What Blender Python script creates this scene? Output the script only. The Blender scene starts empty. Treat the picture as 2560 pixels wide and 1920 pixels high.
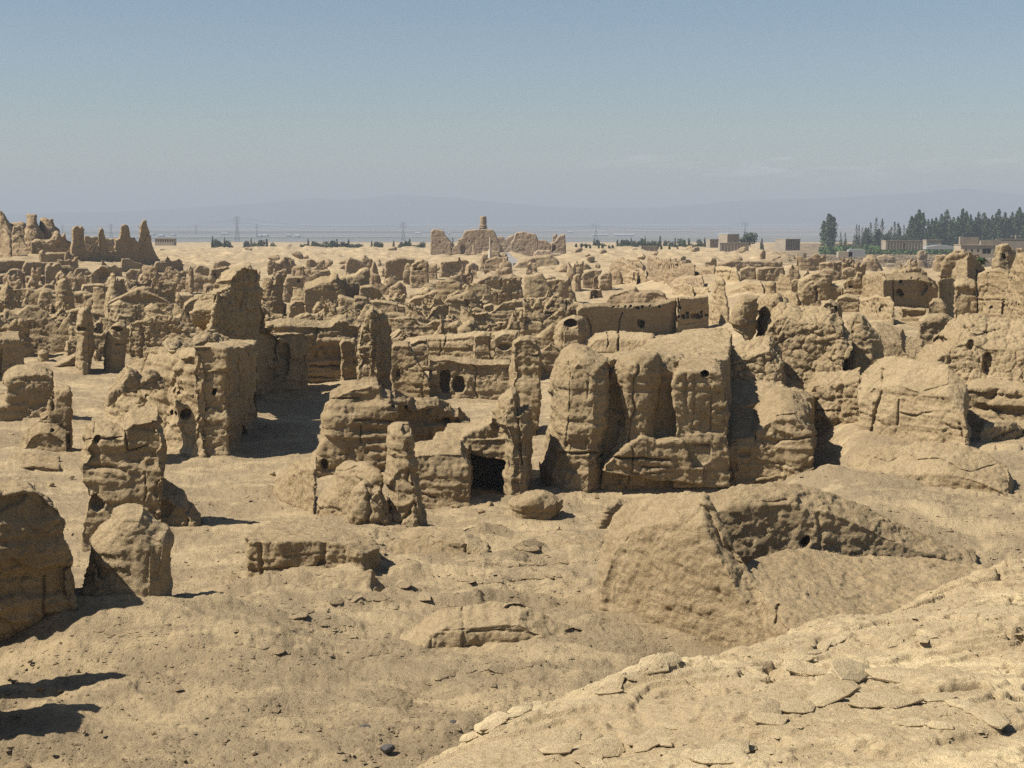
import bpy, bmesh, math, random
import numpy as np
from mathutils import Vector
from mathutils.geometry import delaunay_2d_cdt

SC = bpy.context.scene
COL = SC.collection
R = math.radians

# ------------------------------------------------------------------ camera
CAM_H = 9.0
HFOV = R(38.0)
F = 1280.0 / math.tan(HFOV / 2)          # focal length for a frame 2560 wide
PITCH = math.atan(420.0 / F)             # the horizon lies 420 such units above the centre
cam_d = bpy.data.cameras.new("camera")
cam = bpy.data.objects.new("camera", cam_d)
COL.objects.link(cam)
cam.location = (0, 0, CAM_H)
cam.rotation_euler = (R(90) - PITCH, 0, 0)
cam_d.angle = HFOV
cam_d.clip_start = 0.1
cam_d.clip_end = 60000
SC.camera = cam

# ------------------------------------------------------------------ light
SUN_EL, SUN_AZ = 51.0, -14.0   # azimuth: 0 = due left (-X), positive = behind the ruins (+Y)
EXPOSURE = 0.78
SKY_STRENGTH = 0.05
ex = Vector((-math.cos(R(SUN_EL)) * math.cos(R(SUN_AZ)), math.cos(R(SUN_EL)) * math.sin(R(SUN_AZ)), math.sin(R(SUN_EL))))
sun_d = bpy.data.lights.new("sun", 'SUN')
sun_d.energy = 5.0
sun_d.angle = R(0.53)
sun_d.color = (1.0, 0.94, 0.84)
sun = bpy.data.objects.new("sun", sun_d)
COL.objects.link(sun)
sun.location = (-60, 10, 90)
sun.rotation_euler = (-ex).to_track_quat('-Z', 'Y').to_euler()

W = bpy.data.worlds.new("World")
SC.world = W
W.use_nodes = True
wn, wl = W.node_tree.nodes, W.node_tree.links
wn.clear()
wo = wn.new('ShaderNodeOutputWorld')
bg = wn.new('ShaderNodeBackground')
sky = wn.new('ShaderNodeTexSky')
sky.sky_type = 'NISHITA'
sky.sun_disc = False
sky.sun_elevation = R(SUN_EL)
sky.sun_rotation = math.atan2(ex.x, ex.y)
sky.altitude = 0
sky.air_density = 1.0
sky.dust_density = 0.35
sky.ozone_density = 2.6
bg.inputs['Strength'].default_value = SKY_STRENGTH
# faint wisps of cloud low over the mountains
tc = wn.new('ShaderNodeTexCoord')
mp = wn.new('ShaderNodeMapping'); mp.inputs['Scale'].default_value = (9, 9, 48)
cn = wn.new('ShaderNodeTexNoise'); cn.inputs['Scale'].default_value = 1.6; cn.inputs['Detail'].default_value = 7; cn.inputs['Roughness'].default_value = 0.6
cr = wn.new('ShaderNodeMapRange'); cr.inputs[1].default_value = 0.50; cr.inputs[2].default_value = 0.72
sx = wn.new('ShaderNodeSeparateXYZ')
b1 = wn.new('ShaderNodeMapRange'); b1.interpolation_type = 'SMOOTHSTEP'; b1.inputs[1].default_value = 0.018; b1.inputs[2].default_value = 0.032
b2 = wn.new('ShaderNodeMapRange'); b2.interpolation_type = 'SMOOTHSTEP'; b2.inputs[1].default_value = 0.046; b2.inputs[2].default_value = 0.036
b3 = wn.new('ShaderNodeMapRange'); b3.interpolation_type = 'SMOOTHSTEP'; b3.inputs[1].default_value = 0.02; b3.inputs[2].default_value = 0.12
m1 = wn.new('ShaderNodeMath'); m1.operation = 'MULTIPLY'
m2 = wn.new('ShaderNodeMath'); m2.operation = 'MULTIPLY'
m3 = wn.new('ShaderNodeMath'); m3.operation = 'MULTIPLY'
m4 = wn.new('ShaderNodeMath'); m4.operation = 'MULTIPLY'; m4.inputs[1].default_value = 0.42
mx = wn.new('ShaderNodeMix'); mx.data_type = 'RGBA'; mx.inputs[7].default_value = (15, 15.2, 15.6, 1)
wl.new(tc.outputs['Generated'], mp.inputs['Vector']); wl.new(mp.outputs[0], cn.inputs['Vector'])
wl.new(cn.outputs[0], cr.inputs[0]); wl.new(tc.outputs['Generated'], sx.inputs[0])
wl.new(sx.outputs[2], b1.inputs[0]); wl.new(sx.outputs[2], b2.inputs[0]); wl.new(sx.outputs[0], b3.inputs[0])
wl.new(cr.outputs[0], m1.inputs[0]); wl.new(b1.outputs[0], m1.inputs[1])
wl.new(m1.outputs[0], m2.inputs[0]); wl.new(b2.outputs[0], m2.inputs[1])
wl.new(m2.outputs[0], m3.inputs[0]); wl.new(b3.outputs[0], m3.inputs[1]); wl.new(m3.outputs[0], m4.inputs[0])
wl.new(m4.outputs[0], mx.inputs[0]); wl.new(sky.outputs[0], mx.inputs[6]); wl.new(mx.outputs[2], bg.inputs['Color'])
wl.new(bg.outputs[0], wo.inputs['Surface'])

SC.view_settings.view_transform = 'Standard'
SC.view_settings.look = 'None'
SC.view_settings.gamma = 1
SC.view_settings.exposure = EXPOSURE
cy = SC.cycles
cy.max_bounces = 5; cy.diffuse_bounces = 3; cy.glossy_bounces = 1; cy.transmission_bounces = 2
cy.volume_bounces = 0; cy.transparent_max_bounces = 8
cy.caustics_reflective = False; cy.caustics_refractive = False
cy.use_denoising = False
cy.use_adaptive_sampling = False

# ------------------------------------------------------------------ noise
def _hash(ix, iy, iz):
    h = (ix.astype(np.uint32) * np.uint32(374761393) + iy.astype(np.uint32) * np.uint32(668265263) + iz.astype(np.uint32) * np.uint32(2147483647 - 1274126177))
    h = (h ^ (h >> np.uint32(13))) * np.uint32(1274126177)
    h = (h ^ (h >> np.uint32(15))) * np.uint32(2246822519)
    return ((h ^ (h >> np.uint32(16))) & np.uint32(0xFFFFFF)).astype(np.float32) / np.float32(0x7FFFFF) - 1.0

def noise(P, s=(1, 1, 1), off=0.0):
    """smooth value noise in -1..1, P an (n,3) array"""
    s = np.array(s if hasattr(s, '__len__') else (s, s, s), dtype=np.float64)
    Q = P * s + off
    I = np.floor(Q).astype(np.int64)
    f = (Q - I).astype(np.float32)
    f = f * f * f * (f * (f * 6 - 15) + 10)
    out = 0
    for a in (0, 1):
        wx = f[:, 0] if a else 1 - f[:, 0]
        for b in (0, 1):
            wy = f[:, 1] if b else 1 - f[:, 1]
            for c in (0, 1):
                wz = f[:, 2] if c else 1 - f[:, 2]
                out = out + _hash(I[:, 0] + a, I[:, 1] + b, I[:, 2] + c) * (wx * wy * wz)
    return out * 1.25

def fbm(P, s, octv=3, off=0.0, gain=0.5):
    s = np.array(s if hasattr(s, '__len__') else (s, s, s), dtype=np.float64)
    t, a = 0, 1.0
    for k in range(octv):
        t = t + a * noise(P, s * (2.03 ** k), off + 17.3 * k)
        a *= gain
    return t

def worley(P, s, off=0.0):
    """distance to the closest and the second closest of jittered cell points"""
    s = np.array(s if hasattr(s, '__len__') else (s, s, s), dtype=np.float64)
    Q = P * s + off
    I = np.floor(Q).astype(np.int64)
    f1 = np.full(len(P), 9.0, np.float32); f2 = f1.copy()
    for a in (-1, 0, 1):
        for b in (-1, 0, 1):
            for c in (-1, 0, 1):
                X, Y, Z = I[:, 0] + a, I[:, 1] + b, I[:, 2] + c
                dx = X + 0.5 + 0.42 * _hash(X, Y, Z) - Q[:, 0]
                dy = Y + 0.5 + 0.42 * _hash(X + 71, Y, Z) - Q[:, 1]
                dz = Z + 0.5 + 0.42 * _hash(X, Y + 37, Z) - Q[:, 2]
                d = np.sqrt(dx * dx + dy * dy + dz * dz).astype(np.float32)
                lt = d < f1
                f2 = np.where(lt, f1, np.minimum(f2, d))
                f1 = np.where(lt, d, f1)
    return f1, f2

def S(t):
    t = np.clip(t, 0, 1)
    return t * t * (3 - 2 * t)

# ------------------------------------------------------------------ from the picture to the place
CP, SP = math.cos(PITCH), math.sin(PITCH)
def ray(px, py):
    u, v = (px - 1280) / F, -(py - 960) / F
    return u, CP + v * SP, -SP + v * CP          # direction x, y, z

def at(px, py, Y):
    x, y, z = ray(px, py)
    return Vector((x / y * Y, Y, CAM_H + z / y * Y))

def at_z(px, py, z0):
    x, y, z = ray(px, py)
    t = (z0 - CAM_H) / z
    return Vector((x * t, y * t, z0))

def project(V):
    """pixel coordinates (frame 2560 wide) of points V"""
    d = V - np.array((0, 0, CAM_H))
    zc = d[:, 1] * CP - d[:, 2] * SP
    yc = d[:, 1] * SP + d[:, 2] * CP
    return 1280 + F * d[:, 0] / zc, 960 - F * yc / zc

BUMPS = []    # x, y, height, rx, ry
def bump(px, py, z, rx, ry):
    p = at_z(px, py, z)
    BUMPS.append((p.x, p.y, z, rx, ry))

def edge_dist(x):
    """where the plateau ends, by direction (x over y)"""
    return 560 - 290 * S((x - 0.155) / 0.05)

def H0(x, y):
    x = np.asarray(x, float); y = np.asarray(y, float)
    lane = 1 - S((y - 43) / 4) * (1 - S((x - 9.5) / 3))      # the lane behind the hollow mound stays low
    z = 1.4 * S((x - 5) / 4.5) * S((y - 33) / 6) * lane * (1 - S((y - 56) / 8))
    z = z + 2.3 * S((x - 14) / 8) * S((y - 60) / 8) * (1 - S((y - 170) / 70))
    # broad raised shelf below the low flat block: a slope in front, a small cliff at its end
    top = 0.30 + 0.12 * S((x + 3.8) / 2.5) - 0.25 * S((x + 0.5) / 4)
    wv = 0.25 * np.sin(x * 1.7) + 0.15 * np.sin(x * 4.1 + 1)
    z = z + top * S((y - 32.4 - wv) / 5.2) * (1 - S((y - 40.6 + wv) / 1.3)) * S((x + 6.25 + 0.1 * np.sin(y * 2.3)) / 0.35) * (1 - S((x - 2.0) / 2.5))
    z = z - 0.5 * S((y - 200) / 60) * (1 - S((y - 420) / 60))
    z = z + 3.5 * np.exp(-((x + 78) / 22) ** 2 - ((y - 245) / 35) ** 2)
    for bx, by, bz, rx, ry in BUMPS:
        z = z + bz * np.exp(-((x - bx) / rx) ** 2 - ((y - by) / ry) ** 2)
    yy = np.maximum(y, 1.0)
    e = edge_dist(x / yy)
    z = z - 5.0 * S((y - e) / 70)
    z = z - 2.6 * S((y - 350) / 180)
    z = z - 25.0 * S((y - 900) / 900)
    return z

def ground(x, y):
    return float(H0(x, y))

_YS = np.geomspace(14, 1500, 900)
def hit(px, py):
    """where the sight line through a pixel meets the ground"""
    x, y, z = ray(px, py)
    X, Z = x / y * _YS, CAM_H + z / y * _YS
    d = Z - H0(X, _YS)
    k = int(np.argmax(d < 0))
    if d[k] >= 0:
        k = len(_YS) - 1
    if k == 0:
        return _YS[0]
    t = d[k - 1] / (d[k - 1] - d[k])
    return _YS[k - 1] + t * (_YS[k] - _YS[k - 1])

# ------------------------------------------------------------------ materials
def mat(name):
    m = bpy.data.materials.new(name)
    m.use_nodes = True
    return m, m.node_tree.nodes, m.node_tree.links, m.node_tree.nodes['Principled BSDF']

def flat(name, col, rough=0.9, vary=0.12, scale=0.6):
    m, n, l, b = mat(name)
    b.inputs['Roughness'].default_value = rough
    b.inputs['Specular IOR Level'].default_value = 0.15
    g = n.new('ShaderNodeNewGeometry')
    t = n.new('ShaderNodeTexNoise'); t.inputs['Scale'].default_value = scale; t.inputs['Detail'].default_value = 6
    l.new(g.outputs['Position'], t.inputs['Vector'])
    r = n.new('ShaderNodeMapRange'); r.inputs[1].default_value = 0.3; r.inputs[2].default_value = 0.7
    r.inputs[3].default_value = 1 - vary; r.inputs[4].default_value = 1 + vary
    l.new(t.outputs[0], r.inputs[0])
    v = n.new('ShaderNodeVectorMath'); v.operation = 'SCALE'; v.inputs[0].default_value = col
    l.new(r.outputs[0], v.inputs['Scale']); l.new(v.outputs[0], b.inputs['Base Color'])
    return m

def earth(name, light, dark, strata=0.5, crust=0.0, bump_big=0.5, bump_fine=0.5, fscale=1.0, zones=None, cell=0.3, grain=0.20):
    m, n, l, b = mat(name)
    b.inputs['Roughness'].default_value = 0.95
    b.inputs['Specular IOR Level'].default_value = 0.08
    g = n.new('ShaderNodeNewGeometry')
    P = g.outputs['Position']
    def tex(scale, detail, rough=0.55, vec=None, dist=0.0):
        t = n.new('ShaderNodeTexNoise')
        t.inputs['Scale'].default_value = scale; t.inputs['Detail'].default_value = detail
        t.inputs['Roughness'].default_value = rough; t.inputs['Distortion'].default_value = dist
        l.new(vec or P, t.inputs['Vector'])
        return t.outputs[0]
    def mapr(x, a, b_, c=0.0, d=1.0):
        r = n.new('ShaderNodeMapRange')
        for k, v in enumerate((a, b_, c, d)): r.inputs[k + 1].default_value = v
        l.new(x, r.inputs[0]); return r.outputs[0]
    def math_(op, x, y):
        q = n.new('ShaderNodeMath'); q.operation = op
        for k, v in ((0, x), (1, y)):
            if isinstance(v, (int, float)): q.inputs[k].default_value = v
            else: l.new(v, q.inputs[k])
        return q.outputs[0]
    def stretch(sc):
        q = n.new('ShaderNodeMapping'); q.inputs['Scale'].default_value = sc
        l.new(P, q.inputs['Vector']); return q.outputs[0]
    big = tex(0.22 / fscale, 5, 0.6)
    mid = tex(1.7 / fscale, 6, 0.65, dist=0.4)
    fine = tex(11 / fscale, 4, 0.7)
    lay = tex(1.0, 4, 0.6, stretch((0.35 / fscale, 0.35 / fscale, 4.5 / fscale)))
    f = math_('MULTIPLY', mapr(big, 0.3, 0.7), 0.40)
    f = math_('ADD', f, math_('MULTIPLY', mapr(mid, 0.3, 0.7), 0.32))
    f = math_('ADD', f, math_('MULTIPLY', mapr(fine, 0.3, 0.7, -0.5 * grain + 0.1, 0.5 * grain + 0.1), 1.0))
    f = math_('ADD', f, math_('MULTIPLY', mapr(lay, 0.35, 0.65), 0.22 * strata))
    if strata:
        strk = tex(1.0, 5, 0.6, stretch((1.3 / fscale, 1.3 / fscale, 0.16 / fscale)))
        f = math_('ADD', f, math_('MULTIPLY', mapr(strk, 0.36, 0.62, -0.5, 0.5), 0.34))
    oi = n.new('ShaderNodeObjectInfo')
    f = math_('ADD', f, mapr(oi.outputs['Random'], 0, 1, -0.22, 0.22))
    mx = n.new('ShaderNodeMix'); mx.data_type = 'RGBA'
    mx.inputs[6].default_value = (*dark, 1); mx.inputs[7].default_value = (*light, 1)
    l.new(f, mx.inputs[0])
    out = mx.outputs[2]
    if crust:
        cr_ = tex(0.45 / min(1, fscale * 2), 11, 0.74, stretch((0.7, 1.3, 1)), 0.8)
        c = n.new('ShaderNodeMix'); c.data_type = 'RGBA'
        c.inputs[7].default_value = (min(1, light[0] * 1.22), min(1, light[1] * 1.21), light[2] * 1.16, 1)
        l.new(math_('MULTIPLY', mapr(cr_, 0.48, 0.60), crust), c.inputs[0]); l.new(out, c.inputs[6])
        out = c.outputs[2]
    if zones:
        out = zones(n, l, P, out, tex, mapr, math_)
    l.new(out, b.inputs['Base Color'])
    # relief too small for the mesh
    bu = n.new('ShaderNodeBump'); bu.inputs['Strength'].default_value = bump_big; bu.inputs['Distance'].default_value = 0.22 * fscale
    hgt = math_('ADD', tex(3.2 / fscale, 9, 0.66, dist=0.3), math_('MULTIPLY', lay, 0.5 * strata))
    l.new(hgt, bu.inputs['Height'])
    vo = n.new('ShaderNodeTexVoronoi'); vo.feature = 'DISTANCE_TO_EDGE'; vo.inputs['Scale'].default_value = 2.6 / fscale
    wv = n.new('ShaderNodeVectorMath'); wv.operation = 'ADD'
    nz = n.new('ShaderNodeTexNoise'); nz.inputs['Scale'].default_value = 2.2 / fscale; nz.inputs['Detail'].default_value = 5
    l.new(P, nz.inputs['Vector']); l.new(P, wv.inputs[0]); l.new(nz.outputs['Color'], wv.inputs[1]); l.new(wv.outputs[0], vo.inputs['Vector'])
    b2_ = n.new('ShaderNodeBump'); b2_.inputs['Strength'].default_value = bump_fine; b2_.inputs['Distance'].default_value = 0.08 * fscale
    h2 = math_('ADD', math_('MULTIPLY', mapr(vo.outputs['Distance'], 0, 0.06), cell), tex(17 / fscale, 6, 0.75))
    l.new(h2, b2_.inputs['Height']); l.new(bu.outputs[0], b2_.inputs['Normal']); l.new(b2_.outputs[0], b.inputs['Normal'])
    return m

# ------------------------------------------------------------------ object helpers
def link_mesh(name, me, m, parent=None, loc=None):
    o = bpy.data.objects.new(name, me)
    COL.objects.link(o)
    if m is not None:
        me.materials.clear(); me.materials.append(m)
    if loc is not None: o.location = loc
    if parent is not None: o.parent = parent
    return o

def tag(o, label=None, cat=None, group=None, kind=None):
    if label: o['label'] = label
    if cat: o['category'] = cat
    if group: o['group'] = group
    if kind: o['kind'] = kind
    return o

def empty(name, loc, rz=0.0):
    o = bpy.data.objects.new(name, None); COL.objects.link(o)
    o.location = loc; o.rotation_euler = (0, 0, rz); o.empty_display_size = 0.3
    return o

class MB:
    """collects boxes, bars and faces for ONE mesh"""
    def __init__(s): s.v = []; s.f = []
    def box(s, x0, x1, y0, y1, z0, z1):
        k = len(s.v)
        s.v += [(x, y, z) for z in (z0, z1) for x, y in ((x0, y0), (x1, y0), (x1, y1), (x0, y1))]
        s.f += [tuple(k + i for i in q) for q in ((3, 2, 1, 0), (4, 5, 6, 7), (0, 1, 5, 4), (1, 2, 6, 5), (2, 3, 7, 6), (3, 0, 4, 7))]
    def bar(s, a, b, r, n=4, r2=None):
        a, b = Vector(a), Vector(b); r2 = r if r2 is None else r2
        d = (b - a).normalized()
        u = d.orthogonal().normalized(); w = d.cross(u); k = len(s.v)
        for c, rr in ((a, r), (b, r2)):
            for i in range(n):
                t = 2 * math.pi * i / n
                s.v.append(tuple(c + (u * math.cos(t) + w * math.sin(t)) * rr))
        for i in range(n):
            j = (i + 1) % n
            s.f.append((k + i, k + j, k + n + j, k + n + i))
        s.f.append(tuple(k + i for i in reversed(range(n)))); s.f.append(tuple(k + n + i for i in range(n)))
    def mesh(s, name):
        me = bpy.data.meshes.new(name); me.from_pydata(s.v, [], s.f); me.update(); return me
    def build(s, name, m, parent=None, loc=None):
        return link_mesh(name, s.mesh(name), m, parent, loc)

def grid_mesh(name, X, Y, Z, smooth=True):
    r, c = X.shape
    me = bpy.data.meshes.new(name)
    idx = np.arange(r * c).reshape(r, c)
    q = np.stack([idx[:-1, :-1], idx[:-1, 1:], idx[1:, 1:], idx[1:, :-1]], -1).reshape(-1, 4)
    me.vertices.add(r * c); me.loops.add(q.size); me.polygons.add(len(q))
    me.vertices.foreach_set('co', np.stack([X, Y, Z], -1).astype(np.float32).ravel())
    me.loops.foreach_set('vertex_index', q.astype(np.int32).ravel())
    me.polygons.foreach_set('loop_start', np.arange(0, q.size, 4, dtype=np.int32))
    me.polygons.foreach_set('use_smooth', np.ones(len(q), bool))
    me.update(calc_edges=True); me.validate()
    return me

# ------------------------------------------------------------------ the ground
bump(347, 1510, 0.9, 2.8, 2.0)        # smooth hummock beside the low block
bump(120, 1560, 0.3, 3.0, 2.0)
bump(640, 1640, 0.30, 1.3, 1.0)

LIGHT, DARK = (0.370, 0.282, 0.164), (0.255, 0.185, 0.102)

def ground_zones(n, l, P, out, tex, mapr, math_):
    """past the plateau the soil is scrub, fields and grey gravel plain"""
    sp = n.new('ShaderNodeSeparateXYZ'); l.new(P, sp.inputs[0])
    Y, X = sp.outputs[1], sp.outputs[0]
    def mix(a, col, f):
        q = n.new('ShaderNodeMix'); q.data_type = 'RGBA'
        q.inputs[7].default_value = (*col, 1); l.new(a, q.inputs[6]); l.new(f, q.inputs[0]); return q.outputs[2]
    def band(v, a, b, c, d):
        return math_('MULTIPLY', mapr(v, a, b), mapr(v, c, d, 1, 0))
    ang = math_('DIVIDE', X, math_('MAXIMUM', Y, 1.0))
    wob = n.new('ShaderNodeTexNoise'); wob.inputs['Scale'].default_value = 0.03; wob.inputs['Detail'].default_value = 6; l.new(P, wob.inputs['Vector'])
    Yw = math_('ADD', Y, math_('MULTIPLY', math_('SUBTRACT', wob.outputs[0], 0.5), 90))
    scrub = math_('MULTIPLY', band(Yw, 262, 300, 900, 930), mapr(ang, 0.165, 0.195))
    sc = n.new('ShaderNodeTexNoise'); sc.inputs['Scale'].default_value = 0.12; sc.inputs['Detail'].default_value = 8; sc.inputs['Roughness'].default_value = 0.7; l.new(P, sc.inputs['Vector'])
    out = mix(out, (0.144, 0.104, 0.065), math_('MULTIPLY', scrub, mapr(sc.outputs[0], 0.36, 0.52)))
    out = mix(out, (0.072, 0.068, 0.036), math_('MULTIPLY', scrub, mapr(sc.outputs[0], 0.55, 0.66)))
    plain = mapr(Y, 900, 1300)
    out = mix(out, (0.150, 0.138, 0.118), plain)
    st = n.new('ShaderNodeMapping'); st.inputs['Scale'].default_value = (0.0005, 0.0042, 1); l.new(P, st.inputs['Vector'])
    ft = n.new('ShaderNodeTexNoise'); ft.inputs['Scale'].default_value = 1.0; ft.inputs['Detail'].default_value = 5; l.new(st.outputs[0], ft.inputs['Vector'])
    out = mix(out, (0.050, 0.054, 0.036), math_('MULTIPLY', plain, mapr(ft.outputs[0], 0.56, 0.62)))
    out = mix(out, (0.23, 0.22, 0.20), math_('MULTIPLY', plain, mapr(ft.outputs[0], 0.42, 0.36)))
    return out

M = {}
M['ground'] = earth("dusty_ground", (0.358, 0.276, 0.166), (0.237, 0.175, 0.102), strata=0.0, crust=1.0, bump_big=0.35, bump_fine=1.0, cell=0.08, grain=0.6, zones=ground_zones)
M['hill'] = earth("pale_crusted_soil", (0.535, 0.428, 0.260), (0.400, 0.301, 0.174), strata=0.0, crust=0.9, bump_big=0.5, bump_fine=0.9, fscale=0.34, cell=0.12, grain=0.5)
M['ruin'] = earth("rammed_earth", LIGHT, DARK, strata=0.8, bump_big=0.65, bump_fine=0.7)
M['ruin_near'] = earth("rammed_earth_worn", LIGHT, DARK, strata=0.6, bump_big=0.55, bump_fine=0.8, fscale=0.55)
M['ruin_far'] = earth("rammed_earth_distant", (0.342, 0.257, 0.154), (0.226, 0.161, 0.094), strata=0.9, bump_big=0.8, bump_fine=0.3, fscale=2.2)
M['brown'] = earth("brown_mud_brick", (0.175, 0.130, 0.087), (0.119, 0.087, 0.058), strata=0.8, bump_big=0.6, bump_fine=0.3, fscale=2.0)

def make_ground():
    a = [np.linspace(-23.5, 23.5, 1040)]
    a += [np.linspace(24, 40, 60)]; left = -a[1][::-1]
    rest = np.linspace(43, 317, 70)
    ang = np.concatenate([left, a[0], a[1], rest, [320.0]])
    rs = [3.0]
    while rs[-1] < 620:
        r = rs[-1]
        rs.append(r + (0.25 if r < 17 else min(max(0.035, r * r * 1.05e-4), r * 0.0065)))
    rs += list(np.geomspace(628, 40000, 130))
    A, Rr = np.meshgrid(np.radians(ang), np.array(rs))
    X, Y = Rr * np.sin(A), Rr * np.cos(A)
    Z = H0(X, Y)
    P = np.stack([X.ravel(), Y.ravel(), np.zeros(X.size)], -1)
    inner = (np.abs(A) < 0.75).ravel() & (Rr.ravel() < 1100) & (Rr.ravel() > 15)
    Q = P[inner]; r = Rr.ravel()[inner]
    dz = 0.16 * fbm(Q, 0.22, 3) * S((r - 18) / 10)
    near = np.clip(1 - (r - 20) / 160, 0, 1)
    lump = fbm(Q, 1.6, 3, 5.0)
    dz = dz + 0.022 * near * lump
    # flaking crust: shallow plates with a sharp lower edge
    pl = fbm(Q, (0.8, 1.1, 1), 4, 40.0)
    dz = dz + 0.026 * near * (np.tanh(14 * pl) + np.tanh(14 * (pl - 0.45)))
    shelf = S((Q[:, 1] - 32) / 1) * (1 - S((Q[:, 1] - 42) / 1)) * (1 - S((np.abs(Q[:, 0] + 2) - 4.5) / 1.5))
    dz = dz + 0.06 * shelf * (np.tanh(12 * fbm(Q, (0.45, 1.0, 1), 4, 95.0)) + np.tanh(12 * (fbm(Q, (0.45, 1.0, 1), 4, 95.0) - 0.5)))
    fl = fbm(Q, (3.6, 4.4, 1), 2, 60.0)
    dz = dz + 0.014 * near * np.tanh(5 * fl) + 0.012 * near * noise(Q, 9.0, 71.0)
    # rough rubble between the walls
    mid = S((r - 60) / 40) * (1 - S((r - 250) / 60))
    dz = dz + mid * (0.16 * fbm(Q, 0.25, 3, 9.0) + 0.10 * np.abs(noise(Q, 0.9, 3.0)) - 0.1)
    # the bare hummocks of the desert beyond
    far = S((r - 215) / 50) * (1 - S((r - 560) / 60))
    h1 = np.clip(noise(Q, (0.055, 0.045, 1), 21.0), 0, 1) ** 1.3
    h2 = np.clip(noise(Q, (0.13, 0.10, 1), 33.0) - 0.15, 0, 1) ** 1.2
    h3 = np.clip(noise(Q, (0.30, 0.22, 1), 44.0) - 0.3, 0, 1)
    dz = dz + far * (0.55 * h1 + 0.75 * h2 + 0.75 * h3 + 0.12 * fbm(Q, 0.8, 2, 2.0) - 0.5)
    Zf = Z.ravel(); Zf[inner] += dz
    # fallen earth heaped against the foot of every wall
    gi = np.nonzero(inner)[0]
    gx, gy = X.ravel()[gi], Y.ravel()[gi]
    tal = np.zeros(len(gi)); lum = 0.8 + 0.3 * fbm(Q, 0.6, 2, 90.0)
    for ax, ay, bx, by, T in SEGS:
        rch = 0.9 + 0.004 * ay
        k = np.nonzero((gx > min(ax, bx) - T - rch) & (gx < max(ax, bx) + T + rch) & (gy > min(ay, by) - rch) & (gy < max(ay, by) + T + rch))[0]
        if not len(k): continue
        ex_, ey_ = bx - ax, by - ay
        t = np.clip(((gx[k] - ax) * ex_ + (gy[k] - ay) * ey_) / (ex_ * ex_ + ey_ * ey_ + 1e-9), 0, 1)
        dd = np.hypot(gx[k] - ax - t * ex_, gy[k] - ay - t * ey_) - 0.5 * T
        tal[k] = np.maximum(tal[k], 0.15 * np.clip(1 - np.maximum(dd, 0) / rch, 0, 1) ** 2)
    Zf[gi] += tal * np.clip(lum, 0.2, 1.4)
    me = grid_mesh("ground", X, Y, Zf.reshape(X.shape))
    o = link_mesh("ground", me, M['ground'])
    tag(o, 'dusty tan earth of the old streets and the desert plain', kind='structure')


# the slope of the lookout hill that fills the lower corner
def make_hillside():
    A_, B_ = at(1015, 1925, 8.7), at(2640, 1350, 14.2)
    d = Vector((B_.x - A_.x, B_.y - A_.y, 0)); L = d.length; d.normalize()
    nrm = Vector((-d.y, d.x, 0))                       # towards the old city
    s = np.linspace(-2.5, L + 1.5, 1150); t = np.concatenate([np.linspace(-7.5, -5.0, 60), np.linspace(-4.98, 1.2, 560), np.linspace(1.25, 3.2, 40)])
    Sg, Tg = np.meshgrid(s, t)
    X = A_.x + d.x * Sg + nrm.x * Tg; Y = A_.y + d.y * Sg + nrm.y * Tg
    k = Sg / L
    crest = A_.z + (B_.z - A_.z) * k + 0.22 * np.sin(k * 5.2 + 0.6) * 0.5
    P = np.stack([X.ravel(), Y.ravel(), np.zeros(X.size)], -1)
    wav = (0.05 * fbm(P, 0.45, 2, 3.0)).reshape(X.shape)
    tt = Tg + 0.15
    over = np.where(tt > 0, -0.75 * tt ** 2, 0.0)
    inn = np.where(tt < 0, 0.115 * -tt - 0.006 * tt ** 2, 0.0)
    Z = crest + over + inn + wav
    # layers of peeling crust with sharp broken edges
    c1 = fbm(P, (0.5, 0.8, 1), 6, 11.0).reshape(X.shape)
    c2 = fbm(P, (1.9, 2.6, 1), 4, 31.0).reshape(X.shape)
    c3 = fbm(P, (7, 9, 1), 3, 51.0).reshape(X.shape)
    f1, f2 = worley(P + 0.35 * np.stack([fbm(P, 1.3, 3, 70.0), fbm(P, 1.3, 3, 80.0), np.zeros(len(P))], -1), (1.1, 1.6, 1), 4.0)
    crack = np.exp(-((f2 - f1) / 0.022) ** 2).reshape(X.shape)
    Z = Z + 0.019 * (np.tanh(45 * (c1 - 0.42)) + np.tanh(45 * (c1 - 0.12)) + np.tanh(45 * (c1 + 0.2)) + np.tanh(45 * (c1 + 0.5))) + 0.008 * np.tanh(40 * (c2 - 0.25)) + 0.005 * np.tanh(5 * c3)
    Z = Z - 0.022 * crack * np.clip(0.1 + 1.6 * c2, 0, 1)
    q1 = fbm(P + 0.12 * noise(P, 2.5, 7.0)[:, None], (0.42, 0.75, 1), 5, 140.0).reshape(X.shape)
    q2 = noise(P, 0.55, 150.0).reshape(X.shape)
    Z = Z - 0.07 * np.exp(-(q1 / 0.026) ** 2) * S((q2 + 0.1) / 0.25) + 0.035 * S(q1 / 0.05) * S((q2 + 0.1) / 0.25)
    Z = Z + 0.004 * fbm(P, 26, 2, 5.0).reshape(X.shape)
    me = grid_mesh("hillside", X, Y, Z)
    o = link_mesh("hillside", me, M['hill'])
    tag(o, 'pale crusted slope of the lookout hill with peeling flakes', kind='structure')
make_hillside()

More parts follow.
